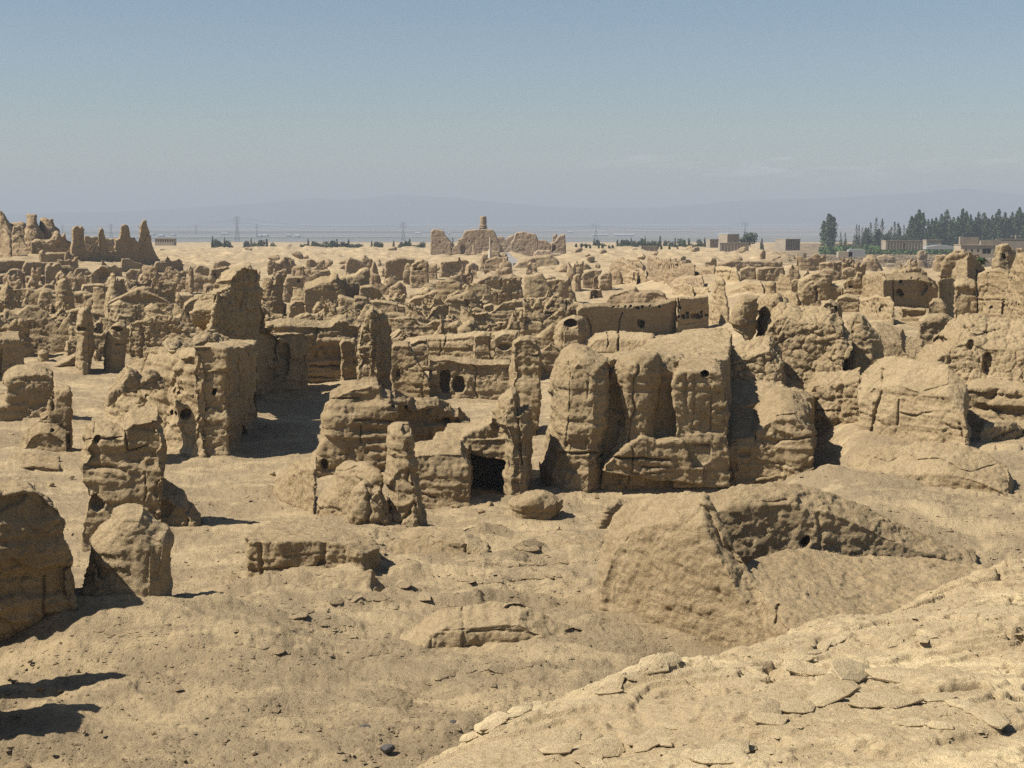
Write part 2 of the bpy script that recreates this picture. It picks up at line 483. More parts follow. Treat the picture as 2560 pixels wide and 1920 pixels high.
# ------------------------------------------------------------------ eroded rammed-earth ruins
CROP = {'A': (0, 480, 640 / 2212), 'B': (640, 480, 640 / 2212), 'C': (1280, 480, 640 / 2212), 'D': (1920, 480, 640 / 2212),
        'E': (0, 900, 640 / 2212), 'F': (640, 900, 640 / 2212), 'G': (1280, 800, 640 / 2212), 'H': (1920, 800, 640 / 2212),
        'I': (0, 1200, 960 / 2212), 'J': (800, 1200, 960 / 2212), 'K': (1600, 1200, 960 / 2212),
        'M': (240, 640, 560 / 1787), 'N': (1050, 520, 400 / 2212), 'O': (1560, 530, 440 / 2212), 'P': (2050, 500, 510 / 2212),
        'Q': (0, 520, 320 / 2212), 'Z': (0, 0, 1.0)}

def full(c, p):
    x0, y0, s = CROP[c]
    return x0 + p[0] * s, y0 + p[1] * s

def solid_piece(pts, YL, YR, T, bat, dr, ground_it, inset=0.02, fx=0, skirt=0, rd=0):
    """an outline set upright at its real distance and given thickness, battered faces and a rounded shoulder"""
    xs = [p[0] for p in pts]; x0, x1 = min(xs), max(xs)
    span = max(x1 - x0, 1e-6)
    pl, pr = at(x0, 900, YL), at(x1, 900, YR)
    d = Vector((pr.x - pl.x, pr.y - pl.y, 0)).normalized()
    n = Vector((-d.y, d.x, 0))
    if n.y < 0: n = -n
    if not fx:                      # thickness runs away from the lookout
        n = Vector((0.5 * (pl.x + pr.x), 0.5 * (YL + YR), 0)).normalized()
    base = [YL + (YR - YL) * (p[0] - x0) / span + (0 if fx else 0.5 * T * max(n.y, 0.25)) for p in pts]
    raw = [at(p[0], p[1], Y) for p, Y in zip(pts, base)]
    zlow = min(v.z for v in raw); ztop = max(v.z for v in raw); hh = max(ztop - zlow, 0.3)
    if ztop - max(ground(v.x, v.y) for v in raw) < 0.35: ground_it = False
    if rd:                          # a body that is round in plan
        V, k = [], len(pts)
        ths = (14, 38, 64, 90, 118, 148, 166)
        cx = sum((v.x for v in raw)) / k; cyy = sum((v.y for v in raw)) / k
        zm = 0.5 * (zlow + ztop)
        for th in ths:
            sc, off = math.sin(R(th)) ** 0.65, -math.cos(R(th)) * 0.5 * T
            for v in raw:
                zg = ground(v.x, v.y) if ground_it else zlow
                low = v.z < zg + min(0.45, 0.22 * max(ztop - zg, 0.1)) if ground_it else v.z < zlow + 0.06 * hh
                h = max(0.0, v.z - zlow)
                u = Vector((v.x - cx, v.y - cyy, 0)).dot(d)
                w = Vector((v.x, v.y, v.z)) + d * (u * (sc - 1)) + n * (off * max(0.35, 1 - 2 * bat * h / T))
                w.z = v.z - dr * (1 - sc) * min(1.0, 2.2 * h / hh)
                if low: w.z = (min(zg, zlow) - 0.7) if ground_it else min(zlow - 0.4, ground(v.x, v.y) - 0.5 if skirt else 99)
                V.append(w)
        Fc = [(a * k + i, a * k + (i + 1) % k, (a + 1) * k + (i + 1) % k, (a + 1) * k + i) for a in range(len(ths) - 1) for i in range(k)]
        return V, Fc, (list(range(k)), list(range((len(ths) - 1) * k, len(ths) * k)))
    mid, front, back = [], [], []
    cx = sum((v.x for v in raw)) / len(raw); cyy = sum((v.y for v in raw)) / len(raw)
    for v in raw:
        zg = ground(v.x, v.y) if ground_it else zlow
        low = v.z < zg + min(0.45, 0.22 * max(ztop - zg, 0.1)) if ground_it else v.z < zlow + 0.06 * hh
        h = max(0.0, v.z - zlow)
        half = max(0.5 * T - bat * h, 0.2 * T)
        z = v.z
        if low: z = (min(zg, zlow) - 0.7) if ground_it else min(zlow - 0.4, ground(v.x, v.y) - 0.5 if skirt else 99)
        w = Vector((v.x, v.y, z))
        if fx:                      # the traced face is the front one, the body lies behind it
            front.append(w); mid.append(w + n * T * 0.5); back.append(Vector((w.x, w.y, w.z if low else w.z - dr)) + n * T)
            continue
        mid.append(w)
        u = (Vector((v.x - cx, v.y - cyy, 0)).dot(d)) * inset
        zz = z if low else max(z - dr * min(1.0, 2.2 * h / hh), zlow - 0.3)
        f = Vector((v.x, v.y, zz)) - d * u
        front.append(f - n * half); back.append(f + n * half)
    k = len(pts)
    V = front + mid + back
    Fc = []
    for i in range(k):
        j = (i + 1) % k
        Fc.append((i, j, k + j, k + i)); Fc.append((k + i, k + j, 2 * k + j, 2 * k + i))
    return V, Fc, (list(range(k)), list(range(2 * k, 3 * k)))

def plan_piece(pts, spread=0.25, foot=None):
    """a mass given by the rim of its top, at real distances; its sides run down to the ground"""
    top = [at(p[0], p[1], p[2]) for p in pts]
    c = sum(top, Vector()) / len(top); V, k = list(top), len(top)
    for v in top:
        zg = ground(v.x, v.y) if foot is None else foot
        u = Vector((v.x - c.x, v.y - c.y, 0)); u.normalize()
        w = v + u * spread * max(0, v.z - zg); w.z = min(zg, v.z) - 0.7
        V.append(w)
    Fc = [(i, (i + 1) % k, k + (i + 1) % k, k + i) for i in range(k)]
    return V, Fc, (list(range(k)), list(range(k, 2 * k)))

RUINS = []
SEGS = []      # foot lines of the walls, for the fallen earth at their base
LABELS = set()
def ruin(c, name, label, cat, pieces, st='n', vox=None, holes=(), grooves=(), mat_=None, group='ruined earthen walls and blocks', amp=1.0):
    """pieces: (base, T, outline, options); base = (y left, y right) in the same crop, or ('Y', left, right) in metres"""
    bm = bmesh.new(); Yn = 1e9; locs = []; PXB = [9e9, -9e9, 9e9]
    for base, T, pts, *o in pieces:
        o = o[0] if o else {}
        cc = o.get('c', c)
        P = [full(cc, p[:2]) for p in pts]
        if base == 'plan':
            V, Fc, caps = plan_piece([(*a, p[2]) for a, p in zip(P, pts)], T, o.get('foot'))
            Yn = min(Yn, min(p[2] for p in pts)); PXB = [min(PXB[0], min(p[0] for p in P)), max(PXB[1], max(p[0] for p in P)), min(PXB[2], min(p[1] for p in P))]
            vs = [bm.verts.new(v) for v in V]
            for f in Fc: bm.faces.new([vs[i] for i in f])
            for cp in caps: bm.faces.new([vs[i] for i in cp])
            continue
        xs = [p[0] for p in P]; PXB = [min(PXB[0], min(xs)), max(PXB[1], max(xs)), min(PXB[2], min(p[1] for p in P))]
        if base[0] == 'Y':
            YL, YR = base[1], base[2]; g = o.get('g', False)
        else:
            YL = hit(min(xs), full(cc, (0, base[0]))[1]); YR = hit(max(xs), full(cc, (0, base[1]))[1]); g = o.get('g', True)
        if base[0] != 'Y' and c in 'ABC' and min(YL, YR) > 74 and len(pieces) == 1:      # walls of the maze mostly stand turned from the sun
            YR = YR + (max(xs) - min(xs)) / F * YR * (0.22 if c == 'C' else 0.34)
        Yn = min(Yn, YL, YR)
        if g:
            pa, pb = at(min(xs), 900, YL + T * 0.5), at(max(xs), 900, YR + T * 0.5); SEGS.append((pa.x, pa.y, pb.x, pb.y, T))
        V, Fc, caps = solid_piece(P, YL, YR, T, o.get('bat', 0.06), o.get('dr', 0.035 * T + 0.03), g, o.get('in', 0.02), o.get('fx', 0), o.get('sk', 0), o.get('rd', 0))
        vs = [bm.verts.new(v) for v in V]
        for f in Fc:
            bm.faces.new([vs[i] for i in f])
        for cp in caps:
            bm.faces.new([vs[i] for i in cp])
        locs.append(sum(V, Vector()) / len(V))
    bmesh.ops.triangulate(bm, faces=bm.faces[:])
    bmesh.ops.recalc_face_normals(bm, faces=bm.faces[:])
    me = bpy.data.meshes.new("outline"); bm.to_mesh(me); bm.free()
    o = bpy.data.objects.new("outline", me); COL.objects.link(o)
    v = vox or max(0.032, Yn / 1487.0 * (1.2 if Yn < 70 else 1.0))
    r = o.modifiers.new("r", 'REMESH'); r.mode = 'VOXEL'; r.voxel_size = v
    s = o.modifiers.new("s", 'SMOOTH'); s.factor = 0.5; s.iterations = 2 if Yn < 70 else 1
    assert label.lower() not in LABELS, label
    LABELS.add(label.lower())
    RUINS.append(dict(px=PXB, o=o, name=name, label=label, cat=cat, st=st, v=v, Y=Yn, c=c, holes=holes, grooves=grooves, mat=mat_, group=group, amp=amp))

def carve(V, N, it):
    """beam sockets, niches and cracks cut into the face"""
    if not it['holes'] and not it['grooves']: return V
    px, py = project(V)
    wq = CROP[it['c']][2] * 9
    px = px + wq * fbm(V, 1.6, 3, 200.0); py = py + wq * 0.7 * fbm(V, 1.6, 3, 300.0)
    s = CROP[it['c']][2]
    away = V[:, :2] / np.linalg.norm(V[:, :2], axis=1, keepdims=True)
    face = np.clip(-(N[:, 0] * away[:, 0] + N[:, 1] * away[:, 1]) * 2.5, 0, 1)
    push = np.zeros(len(V))
    for h in it['holes']:
        x, y = full(it['c'], h[:2]); rx, ry = h[2] * s, h[3] * s
        dep = h[4] if len(h) > 4 else 0.6
        sq = h[5] if len(h) > 5 else 4
        q = np.abs((px - x) / rx) ** sq + np.abs((py - y) / ry) ** sq
        push = np.maximum(push, dep * np.clip((1.25 - q) / 0.6, 0, 1) * face)
    for g in it['grooves']:
        pts, w, dep = g
        pts = [full(it['c'], p) for p in pts]; w = w * s
        best = np.full(len(V), 1e9)
        for (ax, ay), (bx, by) in zip(pts[:-1], pts[1:]):
            ex_, ey_ = bx - ax, by - ay
            t = np.clip(((px - ax) * ex_ + (py - ay) * ey_) / (ex_ * ex_ + ey_ * ey_ + 1e-9), 0, 1)
            best = np.minimum(best, np.hypot(px - ax - t * ex_, py - ay - t * ey_))
        push = np.maximum(push, (0.6 if it['Y'] < 62 else 0.8) * dep * np.exp(-(best / (0.62 * w)) ** 2) * np.maximum(face, 0.3) * np.clip(0.75 + 0.8 * noise(V, 0.9, 150.0), 0, 1))
    V = V.copy(); V[:, :2] += away * push[:, None]
    return V

def erode(V, N, it):
    v, st = it['v'], it['st']
    a = it['amp'] * max(1.0, (v / 0.06) ** 0.35)
    k = max(1.0, v / 0.06) ** 0.6            # coarser features where the mesh is coarser
    hz = np.clip(1 - np.abs(N[:, 2]), 0, 1) ** 0.7
    up = np.clip(N[:, 2], 0, 1)
    d = 0.085 * a * fbm(V, 0.5, 2, 3.0)
    d = d + 0.026 * a * fbm(V, 1.9 / k, 3, 13.0)
    d = d + 0.060 * a * np.tanh(3.0 * noise(V, (1.15 / k, 1.15 / k, 0.13 / k), 47.0)) * hz    # rain flutes
    sA = {'n': 0.035, 'c': 0.04, 's': 0.02, 'l': 0.11, 'm': 0.012}[st]
    n = noise(V, (0.22 / k, 0.22 / k, 1.9 / k), 7.0)
    d = d + sA * (1 if v < 0.09 else 0.35) * a * np.tanh(8 * n) * hz
    n = noise(V, (0.5 / k, 0.5 / k, 6.0 / k), 29.0)
    d = d + (0.030 if st in 'nc' else (0.07 if v < 0.09 else 0.02) if st == 'l' else 0.012) * a * np.tanh(3.5 * n) * hz
    # vertical splits and the level joints of the lifts of earth
    wob = 0.10 * noise(V, 2.2, 91.0)
    n2 = noise(V + wob[:, None], (0.36, 0.36, 0.09), 101.0)
    d = d - (0.20 if st not in 'ms' else 0.10) * a * np.exp(-(n2 / 0.022) ** 2) * hz
    n3 = noise(V + wob[:, None], (0.12, 0.12, 0.62), 55.0)
    d = d - (0.05 if st not in 'm' else 0.0) * a * np.exp(-(n3 / 0.02) ** 2) * hz
    # scars where lumps of the face have fallen away, with a sharp edge
    sc = fbm(V, (0.55 / k, 0.55 / k, 0.75 / k), 4, 61.0)
    d = d - (0.13 if st in 'nlc' else 0.06 if st == 's' else 0.02) * a * S((sc - 0.22) / 0.045) * hz
    sc2 = fbm(V, (1.5 / k, 1.5 / k, 2.2 / k), 3, 67.0)
    d = d - (0.045 if st in 'nlc' else 0.015) * a * S((sc2 - 0.25) / 0.06) * hz
    if st == 'c':
        f1, f2 = worley(V + 0.25 * noise(V, 1.1, 2.0)[:, None], 1.35 / k, 8.0)
        d = d + a * 0.13 * (0.55 - f1) - 0.10 * a * np.exp(-((f2 - f1) / 0.05) ** 2)
        f1, f2 = worley(V, 3.3 / k, 18.0)
        d = d + a * 0.10 * (0.5 - f1) - 0.05 * a * np.exp(-((f2 - f1) / 0.06) ** 2)
    elif st in 'nl':
        f1, f2 = worley(V + 0.2 * noise(V, 1.3, 2.0)[:, None], 1.1 / k, 8.0)
        d = d - 0.022 * a * np.exp(-((f2 - f1) / 0.03) ** 2)
    if v < 0.09:
        d = d + 0.020 * fbm(V, 6.5, 3, 23.0)
        f1, f2 = worley(V, (3.4, 3.4, 4.2), 77.0)
        d = d - (0.022 if st != 'm' else 0.006) * S((0.34 - f1) / 0.12) * hz
    else:
        d = d + 0.45 * v * fbm(V, 0.22 / v, 2, 23.0)
    if st == 'm':     # crusted mound: flakes lie on the slope
        c1 = fbm(V, (0.9, 0.9, 1.4), 5, 31.0)
        d = d + 0.022 * np.tanh(18 * c1) * (0.25 + up)
        c2 = fbm(V, (3.1, 3.1, 4.0), 3, 37.0)
        d = d + 0.012 * np.tanh(8 * c2)
    return V + N * d[:, None]

def finish_ruins():
    dg = bpy.context.evaluated_depsgraph_get()
    dg.update()
    for it in RUINS:
        o = it['o']; ev = o.evaluated_get(dg)
        me = bpy.data.meshes.new_from_object(ev, depsgraph=dg)
        nv = len(me.vertices)
        assert nv > 8, it['label']
        co = np.empty(nv * 3, np.float32); me.vertices.foreach_get('co', co)
        no = np.empty(nv * 3, np.float32); me.vertex_normals.foreach_get('vector', no)
        V, N = co.reshape(-1, 3).astype(np.float64), no.reshape(-1, 3).astype(np.float64)
        V = erode(V, N, it)
        V = carve(V, N, it)
        lo, hi = V.min(0), V.max(0)
        org = np.array(((lo[0] + hi[0]) / 2, (lo[1] + hi[1]) / 2, lo[2]))
        me.vertices.foreach_set('co', (V - org).astype(np.float32).ravel())
        me.polygons.foreach_set('use_smooth', np.ones(len(me.polygons), bool))
        me.update(); me.name = it['name']
        m = it['mat'] or ('ruin_near' if it['Y'] < 62 else 'ruin' if it['Y'] < 150 else 'ruin_far')
        n = link_mesh(it['name'], me, M[m], loc=tuple(org))
        tag(n, it['label'], it['cat'], it['group'])
    for it in RUINS:
        old = it['o'].data
        bpy.data.objects.remove(it['o']); bpy.data.meshes.remove(old)

# ---- close to the lookout
ruin('I', 'rock_block', 'hulking weathered block at the picture edge with a dark pool of shadow below it', 'earthen block', [
    ((1010, 745), 3.2, [(-120, 130), (0, 80), (40, 88), (130, 68), (220, 70), (268, 92), (298, 140), (350, 170), (385, 240), (376, 300), (400, 400), (450, 560), (500, 680), (545, 750), (260, 880), (0, 1020), (-160, 1020)], {'dr': 0.75, 'bat': 0.16, 'fx': 1})],
    amp=0.9, grooves=[([(258, 560), (252, 700), (250, 860)], 14, 0.35)])
ruin('I', 'leaning_rock', 'squat leaning rock with a pale ridged top standing just behind the smooth hummock', 'eroded rock', [
    ((690, 720), 2.2, [(520, 690), (505, 560), (510, 440), (515, 330), (560, 260), (635, 215), (655, 160), (720, 138), (830, 140), (862, 185), (930, 240), (982, 256), (1012, 310), (990, 430), (960, 560), (930, 715), (700, 720)], {'dr': 0.7, 'bat': 0.1, 'rd': 1})],
    st='s', amp=0.6, grooves=[([(540, 600), (640, 520), (770, 640)], 16, 0.12), ([(860, 420), (850, 600)], 10, 0.15)])
ruin('I', 'loose_boulder', 'small knobbly boulder wedged at the foot of the squat leaning rock', 'boulder', [
    ((690, 690), 0.7, [(468, 670), (465, 560), (480, 500), (520, 470), (570, 480), (600, 560), (640, 600), (700, 610), (780, 690), (520, 712)], {'dr': 0.25})], st='c', amp=0.6)
ruin('E', 'balanced_rock', 'tall twin-headed rock with a split overhanging top and dark tapering foot', 'eroded rock', [
    ((1500, 1500), 1.8, [(1000, 1500), (960, 1270), (880, 1170), (760, 1060), (705, 920), (690, 780), (702, 690), (712, 640), (762, 555), (820, 520), (960, 520), (1050, 556), (1052, 480), (1120, 412), (1260, 382), (1368, 358), (1386, 420), (1416, 470), (1447, 620), (1440, 760), (1420, 920), (1398, 930), (1400, 1010), (1400, 1500)], {'dr': 0.35, 'bat': 0.03}),
    ((1470, 1500), 2.0, [(1050, 1500), (1040, 1150), (1250, 1020), (1400, 1005), (1490, 1050), (1590, 1105), (1655, 1200), (1720, 1310), (1765, 1440), (1740, 1510)], {'dr': 0.5, 'bat': 0.1})],
    amp=0.8, holes=[(850, 690, 30, 35, 0.3, 2)], grooves=[([(700, 690), (830, 690), (1000, 680), (1060, 670)], 9, 0.4), ([(1060, 540), (1090, 680), (1110, 790)], 10, 0.3), ([(1120, 790), (1270, 745)], 8, 0.3), ([(808, 540), (812, 660)], 8, 0.2), ([(760, 930), (930, 930), (1080, 960)], 40, 0.35), ([(1258, 960), (1250, 1210)], 8, 0.15)])
ruin('E', 'hollow_pillar', 'thin pillar worn into a cup-shaped hollow in front of the twin-headed rock', 'earthen pillar', [
    ((1690, 1690), 0.7, [(740, 1690), (715, 1560), (708, 1420), (735, 1280), (765, 1120), (800, 1105), (850, 1140), (890, 1190), (930, 1240), (975, 1290), (960, 1350), (860, 1400), (830, 1480), (800, 1690)], {'dr': 0.12, 'bat': 0.05})],
    amp=0.5, holes=[(840, 1240, 70, 70, 0.35, 2)])
ruin('E', 'wall_stump', 'narrow upright stump of wall above a rounded foot with a squared block on its shoulder', 'wall stump', [
    ((835, 835), 1.5, [(120, 835), (128, 790), (150, 740), (190, 640), (250, 560), (340, 525), (420, 520), (500, 560), (580, 600), (585, 835)], {'dr': 0.4, 'bat': 0.12}),
    ((800, 800), 1.0, [(328, 560), (335, 455), (408, 428), (430, 300), (450, 230), (520, 212), (606, 208), (614, 400), (622, 560), (600, 700), (575, 800), (400, 800)], {'dr': 0.2, 'bat': 0.04})],
    amp=0.8, holes=[(455, 350, 18, 90, 0.2, 2), (450, 610, 18, 18, 0.2, 2)], grooves=[([(330, 535), (500, 545)], 10, 0.2), ([(412, 430), (415, 520)], 8, 0.2)])
ruin('E', 'layered_plinth', 'low layered ledge of bedded earth spreading around the narrow upright stump', 'earthen ledge', [
    ((985, 985), 3.5, [(-60, 960), (-20, 905), (110, 815), (300, 800), (520, 830), (690, 915), (722, 990), (400, 1010), (100, 985)], {'dr': 0.25, 'bat': 0.4})], st='l', amp=0.7)
ruin('E', 'earthen_block', 'bulky flat-topped block with a bedded base behind the narrow upright stump', 'earthen block', [
    ((580, 560), 3.0, [(-80, 590), (-80, 320), (55, 300), (50, 110), (62, 92), (150, 52), (300, 40), (400, 42), (462, 74), (452, 190), (435, 320), (425, 460), (430, 580)], {'dr': 0.35, 'bat': 0.08})], amp=0.9)
ruin('A', 'earthen_block', 'tall square block at the picture edge rising behind the bulky flat-topped one', 'earthen block', [
    ((1650, 1640), 3.0, [(-160, 1660), (-160, 1215), (0, 1205), (90, 1200), (165, 1200), (200, 1300), (208, 1480), (205, 1660)], {'dr': 0.35})], amp=0.8, grooves=[([(15, 1230), (10, 1600)], 10, 0.3)])

ruin('M', 'great_wall_ruin', 'great shaded wall with a crumbling tower on it, throwing the largest shadow over the street', 'ruined wall', [
    (('Y', 59.5, 54.4), 3.0, [(40, 1300), (70, 1180), (100, 1080), (160, 1000), (230, 880), (260, 835), (390, 800), (405, 745), (530, 720), (600, 735), (690, 728), (720, 1000), (760, 1250), (800, 1640), (560, 1655), (555, 1350), (480, 1300), (200, 1330)], {'g': False, 'dr': 0.8, 'bat': 0.2}),
    (('Y', 56.0, 54.2), 2.2, [(560, 1680), (560, 1350), (610, 1180), (620, 780), (645, 725), (720, 706), (830, 705), (845, 900), (850, 1300), (880, 1600), (850, 1690)], {'g': True, 'dr': 0.3, 'bat': 0.02}),
    (('Y', 54.6, 64.5), 1.3, [(760, 1640), (760, 716), (800, 700), (830, 722), (880, 690), (930, 716), (975, 684), (1020, 702), (1048, 668), (1064, 690), (1065, 1320), (930, 1330), (870, 1650)], {'g': True, 'dr': 0.1, 'bat': 0.0, 'fx': 1}),
    (('Y', 64.8, 75.0), 0.9, [(1040, 1300), (1045, 690), (1060, 650), (1000, 600), (935, 540), (922, 430), (938, 380), (960, 290), (1082, 250), (1082, 190), (1130, 112), (1200, 86), (1300, 110), (1322, 380), (1370, 480), (1372, 600), (1445, 620), (1450, 1130)], {'g': True, 'dr': 0.1, 'bat': 0.01, 'fx': 1}),
    (('Y', 74.2, 75.2), 1.4, [(1425, 1180), (1425, 622), (1520, 610), (1668, 618), (1702, 650), (1695, 1080), (1740, 1180)], {'g': True, 'dr': 0.1, 'bat': 0.0, 'fx': 1})],
    st='n', amp=0.95, holes=[(720, 1260, 45, 40, 0.8, 2), (625, 1255, 25, 22, 0.4, 2), (940, 1088, 15, 22, 0.6), (405, 1125, 14, 14, .3, 2), (1500, 830, 40, 130, 0.3), (665, 1080, 40, 30, 0.2, 2)],
    grooves=[([(1062, 690), (1066, 760), (1058, 1280)], 7, 0.35), ([(1438, 625), (1440, 760), (1462, 900)], 6, 0.4), ([(860, 1350), (850, 1640)], 9, 0.25)])
ruin('M', 'rubble_heap', 'heap of tumbled clods on the end of the great shaded wall', 'rubble heap', [
    (('Y', 58, 62), 2.5, [(530, 735), (535, 690), (640, 650), (700, 660), (770, 650), (800, 625), (890, 590), (950, 600), (1050, 650), (1058, 700), (900, 720), (700, 745)], {'dr': 0.3}),
    (('Y', 63.5, 66), 1.6, [(900, 640), (890, 560), (930, 480), (925, 400), (960, 290), (1080, 260), (1090, 300), (1110, 560), (1100, 690), (1000, 690)], {'dr': 0.3, 'bat': 0.1})], st='c', amp=0.8)
ruin('M', 'wall_stub', 'sunlit stepped stub with small notches at the sloping end of the great wall', 'wall stub', [
    (('Y', 53.4, 54.6), 1.2, [(90, 1110), (96, 1060), (180, 980), (235, 900), (250, 880), (310, 900), (345, 950), (430, 895), (500, 940), (560, 970), (560, 1000), (345, 1010), (330, 1070), (200, 1040)], {'dr': 0.3})], st='c', amp=0.5)

ruin('B', 'pinnacle_tower', 'jagged pinnacle of crumbling earth with one dark smooth side in mid street', 'ruined tower', [
    ((1745, 1745), 2.4, [(870, 1745), (876, 1400), (890, 1255), (905, 1180), (932, 1085), (940, 1040), (985, 985), (1012, 968), (1038, 1015), (1060, 1040), (1042, 1745)], {'dr': 0.2, 'bat': 0.1}),
    ((1745, 1700), 1.6, [(980, 1745), (985, 1015), (1040, 1020), (1098, 1020), (1140, 1105), (1156, 1180), (1166, 1300), (1190, 1420), (1212, 1560), (1215, 1745)], {'dr': 0.1, 'bat': 0.0})],
    st='c', amp=0.75)
ruin('B', 'square_pillar', 'squared pillar with a cracked cap beside the jagged pinnacle', 'earthen pillar', [
    ((1690, 1690), 1.3, [(740, 1690), (732, 1500), (724, 1290), (735, 1265), (765, 1245), (850, 1248), (872, 1290), (882, 1500), (885, 1690)], {'dr': 0.2})], amp=0.7, grooves=[([(725, 1280), (870, 1262)], 8, 0.2)])
ruin('B', 'wall_slope', 'dark slanting wall end running down from the foot of the jagged pinnacle', 'wall stub', [
    ((1790, 1800), 2.0, [(1168, 1800), (1168, 1310), (1200, 1285), (1320, 1285), (1370, 1370), (1430, 1470), (1490, 1590), (1545, 1720), (1545, 1800)], {'dr': 0.15, 'bat': 0.03})], amp=0.8, holes=[(1235, 1560, 14, 30, .3)])
ruin('B', 'bedded_wall', 'broad wall with thin beds at its foot between the great tower and the square pillar', 'ruined wall', [
    ((1690, 1690), 2.2, [(280, 1700), (270, 1200), (100, 1110), (105, 1095), (240, 1088), (400, 1095), (640, 1098), (680, 1060), (710, 1042), (790, 1042), (850, 1090), (900, 1100), (900, 1690)], {'dr': 0.35})],
    st='l', amp=0.9, grooves=[([(520, 1180), (510, 1420)], 22, 0.5), ([(460, 1510), (735, 1505)], 14, 0.6), ([(460, 1600), (735, 1610)], 8, 0.4)])
ruin('B', 'niche_wall', 'long low wall with two arched niches in its foot', 'ruined wall', [
    ((1780, 1770), 1.8, [(1480, 1790), (1478, 1420), (1492, 1388), (1555, 1402), (1650, 1398), (1780, 1425), (1950, 1438), (2080, 1436), (2212, 1440), (2230, 1790)], {'dr': 0.2})],
    amp=0.9, holes=[(1632, 1640, 42, 95, 1.0, 3), (1755, 1665, 52, 70, 1.0, 3)], grooves=[([(1752, 1430), (1745, 1560)], 6, 0.2)])
ruin('B', 'buttressed_wall', 'wall with square bays and buttresses set above the long niche wall', 'ruined wall', [
    (('Y', 86, 84), 1.2, [(1290, 1430), (1290, 1262), (1400, 1245), (1480, 1240), (1640, 1240), (1820, 1225), (1900, 1205), (2212, 1190), (2280, 1190), (2280, 1470), (1400, 1470)], {'dr': 0.2, 'g': False}),
    (('Y', 82.5, 82.5), 1.5, [(1880, 1460), (1885, 1225), (1965, 1200), (2030, 1212), (2030, 1460)], {'dr': 0.15}),
    (('Y', 82, 82), 1.5, [(2050, 1470), (2060, 1230), (2150, 1188), (2212, 1190), (2250, 1200), (2250, 1470)], {'dr': 0.15}),
    (('Y', 82.5, 82.5), 1.0, [(1310, 1440), (1320, 1290), (1400, 1250), (1480, 1256), (1500, 1330), (1495, 1440)], {'dr': 0.15})], amp=0.8, holes=[(2140, 1340, 50, 30, .3, 2)], grooves=[([(1632, 1240), (1632, 1330)], 7, 0.4)])

ruin('F', 'layered_wall', 'rough bedded wall with a notched rim wrapped round a sunken room', 'ruined wall', [
    (('Y', 51.5, 51.5), 1.8, [(480, 1010), (500, 900), (545, 720), (590, 600), (640, 560), (640, 480), (628, 400), (640, 290), (700, 222), (830, 152), (940, 138), (1000, 120), (1068, 148), (1110, 240), (1180, 262), (1185, 1010), (1000, 1110), (600, 1130)], {'dr': 0.35, 'bat': 0.07}),
    (('Y', 53, 56), 1.5, [(1090, 700), (1100, 240), (1180, 258), (1210, 250), (1280, 282), (1375, 350), (1430, 330), (1480, 320), (1560, 308), (1600, 330), (1680, 352), (1720, 400), (1762, 385), (1810, 430), (1852, 490), (1840, 600), (1800, 700)], {'dr': 0.3, 'bat': 0.05})],
    st='l', amp=0.85, holes=[(1185, 405, 14, 14, .4, 2), (1300, 402, 14, 14, .4, 2), (590, 900, 30, 40, .5, 2), (1640, 540, 40, 35, .4, 2), (1730, 560, 34, 35, .4, 2), (1820, 580, 25, 30, .4, 2)],
    grooves=[([(640, 345), (780, 335), (880, 330)], 9, 0.3), ([(850, 520), (1000, 510), (1180, 540)], 12, 0.35), ([(905, 560), (910, 720)], 9, 0.2)])
ruin('F', 'gate_chamber', 'vaulted chamber with a tall black doorway between two worn jambs', 'ruined gateway', [
    (('Y', 45.6, 45.6), 2.4, [(1345, 1200), (1340, 720), (1400, 690), (1600, 675), (1780, 678), (1828, 750), (1838, 950), (1852, 1160), (1900, 1300), (1920, 1340), (1700, 1280), (1500, 1230)], {'dr': 0.3, 'bat': 0.04, 'g': True}),
    (('Y', 48.0, 48.4), 1.8, [(1780, 725), (1790, 600), (1850, 560), (1960, 520), (2040, 480), (2100, 560), (2200, 560), (2200, 725)], {'dr': 0.1}),
    (('Y', 50.5, 50.5), 1.0, [(1700, 1300), (1700, 640), (2260, 640), (2260, 1300)], {'dr': 0.0, 'bat': 0}),
    (('Y', 46.8, 46.8), 2.6, [(2060, 1340), (2110, 1160), (2150, 900), (2140, 600), (2035, 480), (2050, 400), (2110, 300), (2200, 225), (2260, 240), (2290, 420), (2360, 380), (2400, 400), (2420, 600), (2390, 900), (2330, 1120), (2290, 1340), (2200, 1420)], {'dr': 0.35, 'bat': 0.05, 'g': True, 'rd': 1}),
    (('Y', 48.0, 48.0), 4.0, [(1640, 690), (1640, 620), (2200, 600), (2200, 700)], {'dr': 0}),
    (('Y', 47.4, 47.4), 3.6, [(1560, 1290), (1560, 690), (1835, 690), (1850, 1290)], {'dr': 0, 'bat': 0, 'in': 0}),
    (('Y', 47.4, 47.4), 3.6, [(2150, 1290), (2150, 690), (2260, 690), (2260, 1290)], {'dr': 0, 'bat': 0, 'in': 0})],
    amp=0.65, grooves=[([(2250, 300), (2262, 500), (2300, 900)], 9, 0.4), ([(1440, 1160), (1560, 1190)], 10, 0.3)], holes=[(2000, 520, 24, 24, .3, 2)])
ruin('F', 'leaning_pillar', 'slender freestanding pillar with a shaded flank in front of the bedded wall', 'earthen pillar', [
    ((1480, 1490), 1.5, [(1100, 1490), (1108, 1100), (1118, 900), (1140, 720), (1145, 570), (1180, 545), (1300, 535), (1335, 590), (1352, 690), (1340, 760), (1382, 850), (1412, 1010), (1450, 1150), (1452, 1300), (1440, 1490)], {'dr': 0.35, 'bat': 0.06, 'rd': 1})], amp=0.8, holes=[(1300, 600, 36, 50, .25, 2)])
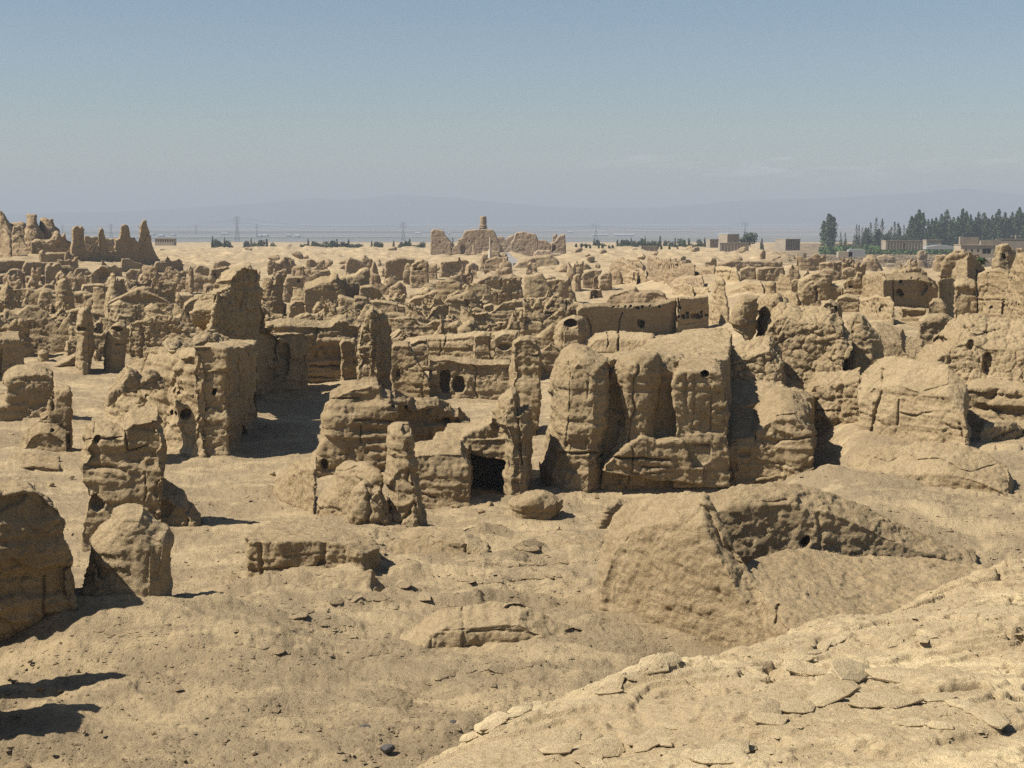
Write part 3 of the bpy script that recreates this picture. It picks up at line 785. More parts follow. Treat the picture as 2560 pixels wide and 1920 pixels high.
ruin('F', 'crouching_mound', 'humped mound with a snout-like nose leaning against the slender pillar', 'earthen mound', [
    ((1430, 1500), 2.0, [(440, 1440), (500, 1300), (540, 1200), (620, 1080), (690, 965), (700, 915), (760, 880), (850, 880), (980, 900), (1080, 958), (1112, 1060), (1130, 1170), (1130, 1500), (800, 1490)], {'dr': 0.5, 'bat': 0.1, 'rd': 1}),
    ((1510, 1510), 1.2, [(780, 1490), (790, 1300), (815, 1150), (860, 1090), (940, 1040), (1000, 1100), (1080, 1090), (1130, 1170), (1180, 1300), (1200, 1500), (960, 1530)], {'dr': 0.45, 'bat': 0.1, 'rd': 1})], amp=0.7, grooves=[([(950, 1080), (1000, 1200), (1080, 1270)], 14, 0.25), ([(690, 950), (760, 960), (850, 920), (960, 960)], 10, 0.2), ([(520, 1280), (600, 1330), (680, 1310)], 10, .25)])
ruin('F', 'pit_rim', 'low crusted rim beside a black pit at the foot of the humped mound', 'earthen ledge', [
    ((1110, 1340), 1.4, [(40, 1080), (80, 1040), (200, 960), (330, 882), (430, 850), (522, 838), (520, 960), (470, 1180), (440, 1360), (330, 1200), (240, 1110)], {'dr': 0.3, 'bat': 0.1})], st='m', amp=0.6)
ruin('J', 'stacked_stone', 'small pile of three rounded layers tucked beside the big hollow mound', 'boulder', [
    ((330, 330), 0.8, [(1585, 310), (1580, 250), (1620, 195), (1640, 140), (1720, 112), (1782, 125), (1765, 170), (1720, 205), (1720, 245), (1665, 335)], {'dr': 0.2, 'bat': 0, 'rd': 1})], amp=0.4, grooves=[([(1600, 200), (1760, 195)], 8, .15), ([(1590, 262), (1720, 262)], 8, .15)])
ruin('J', 'rounded_stump', 'knee-high stump of bedded earth in front of the tallest rounded buttress', 'wall stump', [
    ((240, 240), 1.4, [(1065, 240), (1080, 130), (1110, 95), (1200, 70), (1290, 60), (1400, 110), (1380, 200), (1230, 215), (1130, 250)], {'dr': 0.3, 'bat': .1, 'rd': 1})], st='l', amp=0.5)
ruin('G', 'rounded_buttress', 'tallest rounded buttress of the central cliff, split from its neighbour by a black crack', 'earthen buttress', [
    ((1500, 1530), 4.4, [(190, 1530), (235, 1420), (252, 1230), (310, 1100), (326, 900), (324, 600), (345, 470), (388, 330), (448, 250), (540, 220), (640, 238), (740, 290), (842, 320), (866, 430), (876, 560), (872, 700), (862, 880), (800, 1010), (790, 1150), (772, 1380), (735, 1530)], {'dr': 0.7, 'bat': 0.05, 'rd': 1})],
    amp=0.75, grooves=[([(330, 1135), (500, 1150), (740, 1150)], 16, 0.4), ([(490, 850), (475, 1090)], 10, 0.15), ([(650, 540), (655, 680)], 9, 0.15), ([(500, 330), (495, 760)], 8, 0.12)])
ruin('G', 'alcove_buttress', 'broad buttress with a tall shaded alcove and an undercut bedded foot', 'earthen buttress', [
    (('Y', 47.8, 48.2), 3.0, [(790, 1260), (800, 1130), (842, 1000), (940, 840), (912, 650), (876, 520), (872, 390), (905, 330), (1000, 288), (1150, 264), (1270, 270), (1312, 340), (1335, 430), (1300, 620), (1262, 880), (1290, 960), (1270, 1200), (1200, 1260)], {'dr': 0.5, 'bat': 0.04, 'rd': 1}),
    (('Y', 47.5, 48.0), 2.6, [(770, 1250), (800, 1170), (960, 1040), (1110, 940), (1230, 965), (1240, 990), (1330, 960), (1470, 935), (1500, 1010), (1532, 1060), (1535, 1200), (1640, 1215), (1640, 1260)], {'dr': 0.15, 'bat': 0.06}),
    (('Y', 47.9, 48.6), 3.0, [(745, 1500), (770, 1330), (790, 1190), (960, 1200), (960, 1290), (1020, 1330), (1140, 1290), (1180, 1240), (1400, 1215), (1655, 1225), (1600, 1310), (1200, 1400), (1040, 1490)], {'dr': 0.1, 'bat': 0.12, 'g': True}),
    (('Y', 48.5, 48.9), 2.2, [(760, 1260), (800, 480), (900, 340), (1280, 330), (1400, 400), (1500, 420), (1560, 1000), (1560, 1260)], {'dr': 0.1, 'bat': 0.02})],
    amp=0.7, grooves=[([(800, 1185), (1000, 1195), (1300, 1205), (1540, 1205), (1650, 1215)], 13, 0.5), ([(1030, 540), (1000, 850)], 8, 0.12), ([(1030, 530), (1270, 530)], 7, .1), ([(1130, 1275), (1600, 1262)], 10, .3), ([(1160, 1330), (1500, 1300)], 9, .2)])
ruin('G', 'socket_buttress', 'flat buttress with a single round black socket near its top', 'earthen buttress', [
    (('Y', 48.1, 48.3), 4.0, [(1400, 1250), (1420, 800), (1396, 420), (1440, 335), (1560, 326), (1760, 326), (1805, 350), (1850, 500), (1880, 700), (1890, 1250)], {'dr': 0.3, 'bat': 0.05})],
    amp=0.65, holes=[(1672, 466, 32, 28, 0.9, 2)], grooves=[([(1500, 480), (1490, 900)], 26, 0.3), ([(1575, 480), (1560, 900)], 16, 0.2), ([(1712, 560), (1720, 950)], 9, 0.25), ([(1560, 1075), (1700, 1080)], 9, 0.3), ([(1830, 540), (1845, 700)], 9, 0.25)])
ruin('G', 'terrace_top', 'smooth sandy terrace lying behind the three rounded buttresses', 'earthen terrace', [
    ('plan', 0.1, [(560, 330, 50.8), (860, 345, 50.6), (1000, 300, 51.0), (1270, 290, 51.2), (1400, 345, 51.0), (1760, 345, 51.4), (1870, 330, 52), (1900, 100, 58), (1850, 62, 60), (1500, 88, 60), (1300, 130, 58), (1100, 240, 54), (800, 300, 52)])], st='m', amp=0.5)
ruin('H', 'rounded_mass', 'rounded hump with a dark mouth-like slot beside the flat buttress', 'earthen mound', [
    (('Y', 48.7, 48.5), 5.5, [(-500, 1200), (-490, 950), (-440, 830), (-300, 765), (-120, 760), (-90, 700), (0, 640), (110, 590), (220, 600), (300, 660), (362, 730), (398, 850), (408, 990), (390, 1130), (-200, 1200)], {'dr': 0.7, 'bat': 0.12})],
    amp=0.8, grooves=[([(90, 825), (180, 825), (245, 808)], 14, 0.4), ([(85, 1050), (390, 1010)], 12, .3), ([(-110, 790), (-100, 1040)], 10, 0.3), ([(-480, 800), (-300, 800), (-150, 775)], 16, .3)])
ruin('H', 'shadowed_bank', 'pitted bank with a straight horizontal crack receding into shade behind the rounded hump', 'ruined wall', [
    (('Y', 54.6, 53.2), 2.5, [(300, 1060), (310, 540), (335, 560), (400, 450), (600, 430), (800, 400), (820, 800), (800, 1150), (600, 1120)], {'dr': 0.4, 'bat': 0.1})], st='c', amp=0.7, grooves=[([(390, 778), (640, 782)], 8, .4), ([(540, 1000), (760, 1005)], 10, .35)])
ruin('H', 'slope_top', 'gently sloping bare shelf of earth between the crumbly heap and the pitted bank', 'earthen terrace', [
    ('plan', 0.1, [(-500, 790, 51.2), (-300, 770, 51.6), (-100, 705, 52.2), (20, 650, 52.6), (220, 615, 53.0), (330, 690, 52.6), (430, 640, 55.5), (560, 440, 57), (430, 420, 58.0), (200, 405, 58), (0, 415, 57.5), (-300, 430, 57), (-540, 470, 56)])], st='m', amp=0.6)
ruin('D', 'crumbly_heap', 'crumbly heap of cracked lumps crowned by thin crust', 'rubble mound', [
    (('Y', 57.2, 55.4), 3.0, [(-200, 1580), (-190, 1320), (-80, 1180), (0, 1060), (60, 985), (100, 958), (205, 960), (290, 1000), (420, 1002), (545, 1008), (580, 1060), (650, 1090), (700, 1190), (745, 1215), (705, 1310), (640, 1340), (655, 1440), (600, 1580)], {'dr': 0.5, 'bat': 0.14, 'sk': 1})], st='c', amp=0.75)
ruin('D', 'split_boulder', 'pale split boulder propped against the crumbly heap', 'boulder', [
    (('Y', 57.5, 57.5), 2.2, [(640, 1480), (655, 1110), (700, 1050), (742, 1036), (830, 1060), (882, 1140), (960, 1230), (1002, 1340), (1006, 1440), (900, 1470)], {'rd': 1, 'dr': 0.5, 'bat': 0.15})], amp=0.9, grooves=[([(740, 1215), (700, 1310), (670, 1430)], 14, .25)])
ruin('C', 'tilted_boulder', 'big tilted boulder with a deep shaded underside on the edge of the terrace', 'boulder', [
    (('Y', 57, 57), 2.2, [(1868, 1100), (1880, 1020), (1925, 950), (1962, 900), (2010, 884), (2150, 888), (2162, 960), (2145, 1060), (2138, 1200), (2050, 1250), (1965, 1210), (1885, 1160)], {'rd': 1, 'dr': 0.4, 'bat': 0.05})], amp=0.8, grooves=[([(2160, 900), (2130, 1010), (2080, 1040)], 14, .35)])
ruin('C', 'cave_boulder', 'pitted boulder with small hollows filling the gap beside the big tilted one', 'boulder', [
    (('Y', 58, 58), 2.2, [(2080, 1330), (2120, 1100), (2130, 1020), (2160, 930), (2212, 900), (2290, 880), (2400, 960), (2420, 1100), (2400, 1330)], {'rd': 1, 'dr': 0.4})], st='c', amp=0.8, holes=[(2145, 1085, 22, 22, .5, 2), (2080, 1150, 20, 14, .3, 2)])
ruin('G', 'bedded_bank', 'rubbly bedded bank below the big tilted boulder', 'earthen bank', [
    (('Y', 54.5, 54.5), 3.0, [(1830, 520), (1850, 300), (1870, 210), (1960, 190), (2080, 150), (2230, 110), (2330, 260), (2350, 480), (2300, 560)], {'dr': 0.6, 'bat': 0.15})], st='c', amp=0.8)
ruin('G', 'shaded_boulder', 'small triangular boulder with a dark face below the flat buttress', 'boulder', [
    ((1470, 1470), 1.8, [(1310, 1480), (1330, 1370), (1420, 1310), (1560, 1288), (1690, 1320), (1800, 1445), (1700, 1480)], {'rd': 1, 'dr': 0.4, 'bat': 0.25})], amp=0.6)
ruin('G', 'boulder_ridge', 'lumpy ridge of boulders with one sharp shadow behind the small triangular boulder', 'boulder ridge', [
    (('Y', 49.0, 48.0), 2.0, [(1620, 1330), (1660, 1230), (1740, 1170), (1880, 1150), (2000, 1110), (2100, 1092), (2250, 1090), (2330, 1110), (2450, 1150), (2540, 1220), (2640, 1330), (2650, 1420), (2400, 1440), (1900, 1440)], {'dr': 0.5, 'bat': 0.22})], amp=0.9, grooves=[([(2325, 1130), (2340, 1300)], 16, .3), ([(1905, 1170), (1960, 1400)], 16, .3)])
ruin('H', 'sunlit_block', 'big smooth block with a bright side, one deep vertical rill and a wide sunny face', 'earthen block', [
    ((1000, 1120), 4.0, [(765, 1150), (755, 950), (778, 700), (800, 460), (868, 362), (900, 332), (1000, 320), (1130, 308), (1232, 338), (1350, 370), (1560, 380), (1625, 460), (1702, 560), (1732, 680), (1742, 850), (1778, 930), (1756, 1085), (1400, 1120), (900, 1140)], {'dr': 0.9, 'bat': 0.2})],
    amp=0.75, grooves=[([(1000, 430), (990, 600), (930, 800), (895, 1010)], 22, 0.4), ([(1130, 690), (1125, 900)], 12, .2), ([(1140, 800), (1260, 825), (1400, 800)], 12, .2), ([(1350, 610), (1560, 560)], 10, .2), ([(1660, 900), (1690, 1020)], 16, .3)])
ruin('H', 'crust_slab', 'row of broken crust slabs lying on top of the big smooth block', 'crust slab', [
    (('Y', 52.8, 50.9), 1.2, [(1150, 360), (1160, 320), (1200, 310), (1240, 345), (1280, 390), (1350, 360), (1440, 355), (1580, 395), (1560, 445), (1460, 440), (1380, 420), (1300, 430), (1230, 385)], {'dr': 0.08})], amp=0.4)
ruin('H', 'straight_wall', 'long dark even-topped wall running out of frame behind the big smooth block', 'ruined wall', [
    (('Y', 53, 51.5), 1.5, [(1660, 900), (1670, 540), (1760, 505), (1950, 515), (2212, 545), (2330, 550), (2330, 910)], {'dr': 0.2, 'bat': 0.03})], st='l', amp=0.7)
ruin('H', 'flat_boulder', 'flat-topped boulder lying in front of the long dark wall', 'boulder', [
    ((1060, 1020), 1.6, [(1775, 1060), (1795, 980), (1850, 905), (1950, 868), (2060, 862), (2160, 875), (2215, 930), (2160, 1000), (2060, 1060), (1940, 1075)], {'rd': 1, 'dr': 0.5, 'bat': 0.25})], amp=0.7, grooves=[([(1930, 1040), (2040, 980), (2150, 950)], 14, .3)])
ruin('H', 'crusted_mound', 'long low mound with flaking crust and a shaded pitted edge', 'earthen mound', [
    (('Y', 43.2, 40.3), 3.2, [(640, 1480), (690, 1300), (765, 1170), (880, 1085), (1050, 1066), (1250, 1060), (1600, 1070), (1800, 1110), (1950, 1170), (2100, 1240), (2260, 1400), (2260, 1500), (1900, 1420), (1400, 1400), (1250, 1430), (1000, 1480), (800, 1500)], {'dr': 0.7, 'bat': 0.10, 'g': True})],
    st='m', amp=1.1, grooves=[([(880, 1180), (1050, 1230), (1200, 1150), (1300, 1215), (1480, 1200), (1650, 1290), (1750, 1310), (1980, 1250)], 12, .2)])
ruin('Z', 'hollow_mound', 'big hollow mound of earth with a curved back wall round a filled room', 'earthen mound', [
    (('Y', 32.6, 29.0), 2.6, [(1507, 1740), (1503, 1600), (1500, 1480), (1502, 1390), (1532, 1300), (1577, 1246), (1660, 1229), (1760, 1233), (1802, 1310), (1852, 1405), (1905, 1470), (1952, 1530), (1946, 1600), (1800, 1690), (1640, 1770)], {'dr': 0.55, 'bat': 0.12, 'g': True, 'in': 0.04}),
    (('Y', 33.5, 34.5), 2.0, [(1700, 1480), (1745, 1240), (1850, 1214), (1990, 1210), (2080, 1234), (2200, 1280), (2290, 1320), (2440, 1378), (2440, 1440), (2250, 1450), (1850, 1480)], {'dr': 0.35, 'bat': 0.1}),
    ('plan', 0.2, [(1850, 1425, 31.4), (1880, 1400, 32.4), (2000, 1376, 33.5), (2300, 1390, 33.8), (2480, 1414, 33.5), (2640, 1445, 33), (2680, 1640, 27), (2300, 1650, 28), (1965, 1570, 29), (1915, 1490, 30)])],
    st='m', amp=0.6, holes=[(2013, 1350, 11, 11, 0.8, 2)], grooves=[([(1752, 1262), (1790, 1320), (1850, 1412)], 6, 0.3), ([(1810, 1255), (1880, 1262), (1960, 1252)], 6, .25), ([(1950, 1512), (1940, 1560)], 8, .25)])
ruin('I', 'low_block', 'low flat block with a cliff-like front beside the empty street', 'earthen block', [
    ('plan', 0.04, [(p[0] / 0.43399, (p[1] - 1200) / 0.43399, p[2]) for p in ((619, 1350, 35.6), (622, 1335, 36.4), (642, 1322, 37.2), (710, 1301, 38.4), (760, 1297, 38.6), (830, 1312, 38), (893, 1327, 37.6), (935, 1347, 36.9), (954, 1371, 36.2), (905, 1384, 35.3), (862, 1356, 35.5), (780, 1350, 35.5), (700, 1354, 35.4))])],
    amp=0.55, grooves=[([(1430, 345), (1560, 340), (1720, 332)], 12, .2), ([(1440, 520), (1640, 510), (1740, 520), (1840, 500)], 14, .2), ([(1640, 440), (1900, 420)], 8, .12)])
ruin('J', 'stepped_ledge', 'broken ledge of flaking crust running from the low flat block to the hollow mound', 'earthen ledge', [
    ((470, 480), 2.6, [(150, 500), (230, 430), (300, 350), (400, 330), (560, 322), (700, 318), (840, 345), (930, 395), (1080, 410), (1240, 395), (1330, 372), (1480, 360), (1620, 366), (1640, 480), (1200, 500), (600, 520)], {'dr': 0.3, 'bat': 0.5})], st='m', amp=0.7)
ruin('J', 'layered_apron', 'sloping apron of cracked bedded soil below the low flat block', 'earthen ledge', [
    ((815, 800), 4.0, [(-180, 820), (-175, 640), (-80, 600), (100, 560), (300, 520), (560, 640), (700, 700), (560, 760), (300, 800), (0, 830)], {'dr': 0.55, 'bat': 0.9})], st='l', amp=0.6, grooves=[([(-120, 780), (60, 740), (200, 700), (360, 705)], 10, .2), ([(380, 730), (560, 690)], 9, .15)])
ruin('J', 'cracked_hump', 'low cracked hump with one clean vertical split in the open dusty yard', 'earthen mound', [
    (('Y', 29.0, 29.0), 2.8, [(60, 1120), (100, 1100), (250, 1010), (450, 895), (560, 825), (650, 748), (720, 715), (820, 715), (1000, 700), (1150, 690), (1240, 735), (1350, 790), (1500, 850), (1640, 880), (1560, 980), (1300, 1010), (1000, 1050), (820, 1060), (640, 1070), (440, 1095), (200, 1130)], {'dr': 0.30, 'bat': 0.4, 'g': True})],
    st='n', amp=0.55, grooves=[([(825, 730), (828, 860), (805, 1020)], 8, .22), ([(640, 900), (630, 1010)], 10, .15), ([(850, 880), (1050, 865), (1260, 890)], 8, .12), ([(830, 960), (1000, 990)], 9, .14)], holes=[(1130, 740, 60, 22, .2, 2), (1460, 880, 50, 25, .25, 2)])
ruin('J', 'crust_ledge', 'thin broken lip of crust with a dark edge between the two big near mounds', 'earthen ledge', [
    ((428, 402), 1.6, [(1130, 445), (1180, 400), (1240, 372), (1330, 348), (1480, 336), (1625, 342), (1640, 412), (1480, 402), (1340, 416), (1240, 440)], {'dr': 0.02, 'bat': 0.0})], st='l', amp=0.5)
ruin('J', 'crust_ledge', 'long wavy lip of broken crust crossing the slope below the low flat block', 'earthen ledge', [
    ((818, 722), 1.4, [(-170, 800), (-60, 752), (60, 704), (150, 684), (250, 672), (372, 674), (380, 724), (250, 732), (140, 752), (40, 784), (-90, 824)], {'dr': 0.02, 'bat': 0.0})], st='l', amp=0.5)
ruin('J', 'crust_ledge', 'short lip of peeling crust above the low cracked hump', 'earthen ledge', [
    ((758, 708), 1.2, [(420, 738), (480, 696), (560, 672), (640, 668), (650, 708), (560, 718), (480, 742), (430, 760)], {'dr': 0.02, 'bat': 0.0})], st='l', amp=0.5)
ruin('J', 'crust_ledge', 'curled lip of crust along the brow beyond the low flat block', 'earthen ledge', [
    ((380, 400), 1.4, [(320, 372), (400, 322), (560, 300), (700, 296), (840, 318), (955, 372), (940, 414), (830, 384), (700, 356), (560, 356), (420, 378)], {'dr': 0.03, 'bat': 0.0})], st='l', amp=0.6)
ruin('J', 'crust_ledge', 'ragged step of layered soil below the low cracked hump', 'earthen ledge', [
    ((1196, 1100), 1.6, [(590, 1160), (760, 1105), (900, 1072), (1050, 1056), (1220, 1042), (1340, 1052), (1310, 1108), (1080, 1126), (920, 1146), (760, 1182), (640, 1200)], {'dr': 0.03, 'bat': 0.1})], st='l', amp=0.6)
ruin('I', 'crust_ledge', 'little scarp of flaking soil curving across the smooth hummock', 'earthen ledge', [
    ((920, 905), 1.0, [(540, 900), (600, 872), (680, 868), (760, 880), (830, 872), (840, 902), (760, 912), (680, 904), (600, 916)], {'dr': 0.02, 'bat': 0.0})], st='l', amp=0.5)
ruin('J', 'crumbled_bank', 'narrow crumbling bank where the yard meets the pale hill slope', 'earthen bank', [
    ((1340, 1110), 1.0, [(1000, 1480), (1180, 1330), (1290, 1270), (1330, 1230), (1480, 1130), (1560, 1070), (1640, 1060), (1720, 1100), (1620, 1230), (1440, 1330), (1200, 1460)], {'dr': 0.3, 'bat': 0.4})], st='c', amp=0.5)
# beyond the edge of the picture: only their shadows and a sliver show
ruin('Z', 'edge_pillar', 'sliver of a tall pillar at the very edge of the yard with two finger-like shadows', 'earthen pillar', [
    (('Y', 26.6, 26.6), 1.0, [(-330, 1990), (-300, 1500), (-260, 1250), (-190, 1170), (-140, 1190), (-100, 1290), (-70, 1600), (-60, 1990)], {'dr': 0.2, 'g': True}),
    (('Y', 24.5, 24.5), 1.9, [(-150, 2100), (-140, 1700), (-110, 1500), (-85, 1480), (-60, 1560), (-30, 1720), (2, 1850), (10, 2100)], {'dr': 0.25, 'g': True}),
    (('Y', 25.4, 25.4), 0.9, [(-150, 2000), (-140, 1500), (-120, 1400), (-95, 1400), (-70, 1500), (-40, 1800), (-10, 2000)], {'dr': 0.2, 'g': True})], amp=0.6)
ruin('Z', 'foot_stone', 'small pale stone at the bottom corner beside the finger-like shadows', 'stone', [
    (('Y', 23.6, 23.6), 0.5, [(5, 1975), (12, 1915), (30, 1908), (60, 1906), (80, 1920), (85, 1975)], {'dr': 0.1, 'g': False})], amp=0.25)

# ---- the maze of walls across the middle
CATS = {'wall_ruin': 'ruined wall', 'earthen_pillar': 'earthen pillar', 'earthen_block': 'earthen block', 'earthen_mound': 'earthen mound', 'ruined_tower': 'ruined tower', 'boulder': 'boulder', 'wall_stub': 'wall stub'}
def q(c, name, label, base, T, pts, st='n', holes=(), grooves=(), **o):
    b = base if isinstance(base, tuple) else (base, base)
    amp = o.pop('amp', 0.8); m = o.pop('mat_', None)
    if name in ('wall_ruin', 'earthen_block', 'wall_stub') and T < 3.2: T *= 0.75
    if name in ('earthen_pillar', 'boulder', 'ruined_tower') and pts[0][1] - min(p[1] for p in pts) > 0: o.setdefault('rd', 1); T *= 1.25
    if b[0] == 'Y' and name != 'boulder': o.setdefault('sk', 1)
    ruin(c, name, label, CATS[name], [(b, T, pts, o)], st=st, holes=holes, grooves=grooves, amp=amp, mat_=m)

# skyline cluster on the far rise
q('A', 'ruined_tower', 'steep skyline ruin cut by the picture edge on the far rise', ('Y', 252, 252), 5, [(-120, 620), (-60, 150), (0, 170), (32, 192), (60, 245), (95, 292), (130, 330), (160, 420), (160, 620)])
q('A', 'ruined_tower', 'dark skyline tower with three stubby prongs', ('Y', 248, 248), 4, [(205, 600), (210, 330), (225, 252), (218, 192), (250, 184), (263, 204), (276, 190), (288, 200), (302, 192), (318, 205), (326, 262), (342, 300), (420, 420), (420, 600)], bat=0.02)
q('A', 'ruined_tower', 'skyline spur with a thumb of earth beside its sloping shoulder', ('Y', 250, 250), 4, [(320, 600), (335, 290), (345, 240), (360, 218), (380, 216), (390, 240), (430, 232), (462, 232), (482, 292), (516, 332), (520, 400), (560, 420), (560, 600)])
q('A', 'wall_ruin', 'low ragged wall in the notch between two skyline towers', ('Y', 256, 256), 3, [(80, 600), (85, 272), (130, 262), (180, 258), (215, 270), (230, 600)])
q('A', 'earthen_block', 'knobbly shaded outcrop below the three-pronged tower', ('Y', 244, 244), 3, [(100, 600), (105, 310), (125, 285), (145, 300), (155, 285), (185, 290), (210, 300), (220, 400), (225, 600)], st='c')
q('A', 'wall_ruin', 'triangular gable-like wall casting a slanting shadow at the picture edge', ('Y', 236, 232), 3, [(-100, 610), (-60, 330), (0, 330), (42, 322), (62, 340), (90, 400), (100, 610)])
q('A', 'wall_ruin', 'second slanting wall with a knob at its lower end', ('Y', 240, 238), 2.5, [(110, 610), (108, 400), (120, 372), (150, 370), (200, 415), (245, 480), (285, 520), (300, 600)])
q('A', 'earthen_mound', 'heaped ruin stepping down towards the four-spired wall', ('Y', 238, 240), 4, [(262, 600), (265, 430), (310, 405), (400, 420), (450, 400), (480, 342), (500, 345), (530, 390), (560, 345), (572, 410), (605, 430), (610, 600)], st='c')
q('A', 'earthen_block', 'long pale block with a rounded end below the skyline heap', ('Y', 226, 228), 3, [(335, 620), (340, 520), (365, 500), (390, 530), (440, 524), (600, 522), (612, 620)], st='l')
ruin('A', 'spired_wall', 'four-spired ruin: one dark wall carrying four tall teeth of earth', 'ruined wall', [
    (('Y', 236, 248), 2.2, [(592, 690), (600, 630), (612, 480), (626, 400), (620, 320), (640, 290), (665, 288), (682, 305), (700, 292), (720, 312), (722, 500), (790, 516), (865, 522), (838, 470), (850, 430), (845, 352), (858, 312), (885, 308), (902, 360), (932, 460), (938, 516), (1010, 514), (988, 470), (998, 400), (1030, 398), (1040, 350), (1048, 286), (1080, 274), (1110, 290), (1126, 400), (1132, 480), (1138, 400), (1158, 388), (1180, 420), (1196, 470), (1210, 350), (1225, 262), (1246, 234), (1266, 240), (1278, 282), (1302, 350), (1320, 480), (1348, 545), (1385, 600), (1380, 640), (1000, 680)], {'bat': 0.01, 'dr': 0.2})], amp=0.7, vox=0.16)
q('A', 'wall_ruin', 'brown ragged wall glimpsed through the gaps of the four-spired ruin', ('Y', 275, 280), 2, [(720, 560), (722, 380), (760, 372), (780, 385), (850, 390), (1000, 400), (1120, 410), (1120, 560)])
q('A', 'wall_ruin', 'long low wall running off the picture edge beneath the skyline ruins', 690, 2, [(-100, 700), (-100, 595), (20, 600), (100, 585), (215, 588), (220, 640), (200, 700)])
q('A', 'earthen_block', 'cleft block with three vertical panels beneath the skyline ruins', 718, 3, [(185, 718), (200, 640), (225, 602), (290, 598), (380, 604), (600, 610), (640, 640), (640, 718)], grooves=[([(290, 600), (292, 712)], 7, .5), ([(385, 610), (385, 712)], 7, .5)])
q('A', 'wall_ruin', 'dark double-humped wall with a sunlit step at its foot', 800, 2.5, [(385, 800), (388, 690), (398, 632), (430, 612), (450, 640), (470, 610), (512, 606), (545, 650), (552, 690), (545, 770), (480, 800)], dr=.2)
q('A', 'earthen_block', 'stack of pale horizontal beds rounded at one end near the picture edge', 800, 3, [(-80, 810), (-80, 720), (0, 718), (60, 695), (80, 665), (160, 663), (195, 690), (215, 790), (200, 810)], st='l')
q('A', 'wall_ruin', 'bedded wall pierced by a tall slot and a row of square sockets', 975, 2, [(125, 985), (130, 812), (200, 800), (375, 810), (400, 790), (470, 790), (485, 900), (470, 985)], st='l', holes=[(150, 822, 12, 12), (206, 872, 18, 34), (240, 832, 10, 10), (332, 832, 10, 10), (160, 915, 12, 14)])
q('A', 'wall_ruin', 'pale bench of earth behind the bedded wall with the tall slot', 812, 2, [(215, 812), (218, 730), (300, 722), (385, 725), (390, 812)], st='l')
q('A', 'earthen_pillar', 'stout round-shouldered pillar with one socket and a dark flank', 1110, 2.2, [(478, 1110), (474, 800), (490, 765), (522, 748), (570, 746), (592, 780), (610, 830), (645, 900), (662, 1020), (640, 1110)], holes=[(490, 800, 14, 12)])
q('A', 'wall_stub', 'flat-capped stub joined to the stout round-shouldered pillar', 1070, 2, [(380, 1070), (384, 905), (410, 885), (526, 884), (532, 960), (592, 1000), (592, 1070)], grooves=[([(390, 892), (526, 892)], 7, .35)])
q('A', 'wall_ruin', 'broad buff wall with a triangular shadow at its foot', 835, 2, [(630, 835), (630, 760), (642, 690), (662, 658), (750, 655), (772, 690), (815, 722), (822, 835)])
q('A', 'wall_ruin', 'concave scooped wall catching shade like an open shell', 790, 2, [(790, 790), (800, 690), (840, 652), (872, 630), (930, 638), (956, 660), (950, 710), (905, 770), (880, 790)], holes=[(890, 700, 45, 50, .6, 2)])
q('A', 'wall_ruin', 'smooth bulging wall under the broad buff wall', 985, 2, [(690, 985), (695, 930), (712, 802), (800, 790), (912, 794), (905, 930), (880, 985)], st='l', grooves=[([(690, 930), (900, 900)], 12, .4)])
q('A', 'ruined_tower', 'twin knobbly spires rising from one dark trunk', 1130, 2.2, [(880, 1130), (900, 960), (922, 850), (945, 745), (960, 690), (985, 700), (1000, 760), (1012, 840), (1030, 830), (1030, 780), (1050, 738), (1080, 740), (1092, 800), (1100, 862), (1142, 900), (1152, 960), (1152, 1130), (970, 1135)], st='c', amp=0.6)
q('A', 'earthen_block', 'tilted smooth slab of earth at the edge of the bare desert', 700, 3, [(1040, 700), (1048, 572), (1100, 568), (1200, 610), (1290, 640), (1300, 700)], st='s', bat=.25)
q('A', 'wall_stub', 'mushroom-shaped stub beneath the tilted slab', 812, 1.8, [(1085, 812), (1085, 700), (1080, 690), (1130, 664), (1222, 668), (1222, 705), (1190, 740), (1172, 812)])
q('A', 'earthen_block', 'rounded rectangular block with two small round holes', 842, 2.5, [(1190, 842), (1192, 790), (1208, 718), (1260, 694), (1400, 690), (1500, 698), (1504, 780), (1470, 842)], st='s', holes=[(1262, 748, 15, 15, .9, 2), (1410, 752, 8, 8, .7, 2)])
q('A', 'earthen_block', 'small peaked block behind the one with two round holes', 700, 2, [(1280, 700), (1320, 650), (1350, 600), (1440, 604), (1445, 700)])
q('A', 'earthen_pillar', 'stacked tower of thin beds narrowing to the top', 840, 1.6, [(1530, 840), (1540, 770), (1552, 720), (1572, 680), (1600, 684), (1612, 760), (1625, 840)], st='l')
q('A', 'earthen_pillar', 'knotted column with a spiral of dark joints', 895, 1.2, [(1625, 895), (1626, 740), (1622, 660), (1640, 636), (1662, 650), (1672, 760), (1672, 895)], st='c', amp=.6)
q('A', 'earthen_block', 'squarish flat-faced block near the edge of the desert', 790, 2.5, [(1670, 790), (1670, 720), (1682, 658), (1720, 624), (1770, 628), (1812, 655), (1802, 740), (1785, 790)], st='s')
q('A', 'wall_ruin', 'folded wall with slanting gullies next to the great tower', 840, 2.5, [(1805, 840), (1812, 740), (1830, 662), (1900, 648), (1962, 638), (2012, 680), (1985, 740), (1962, 840)], grooves=[([(1830, 670), (1905, 800)], 10, .6)])
q('A', 'boulder', 'sunlit lumpy boulder beside the crumbling tower', 935, 2, [(1735, 935), (1740, 850), (1760, 808), (1800, 794), (1840, 800), (1862, 870), (1865, 935)], st='c')
q('A', 'wall_stub', 'small ribbed stub between the lumpy boulder and the tower', 860, 1.4, [(1845, 860), (1850, 790), (1880, 775), (1902, 800), (1902, 860)], st='l')
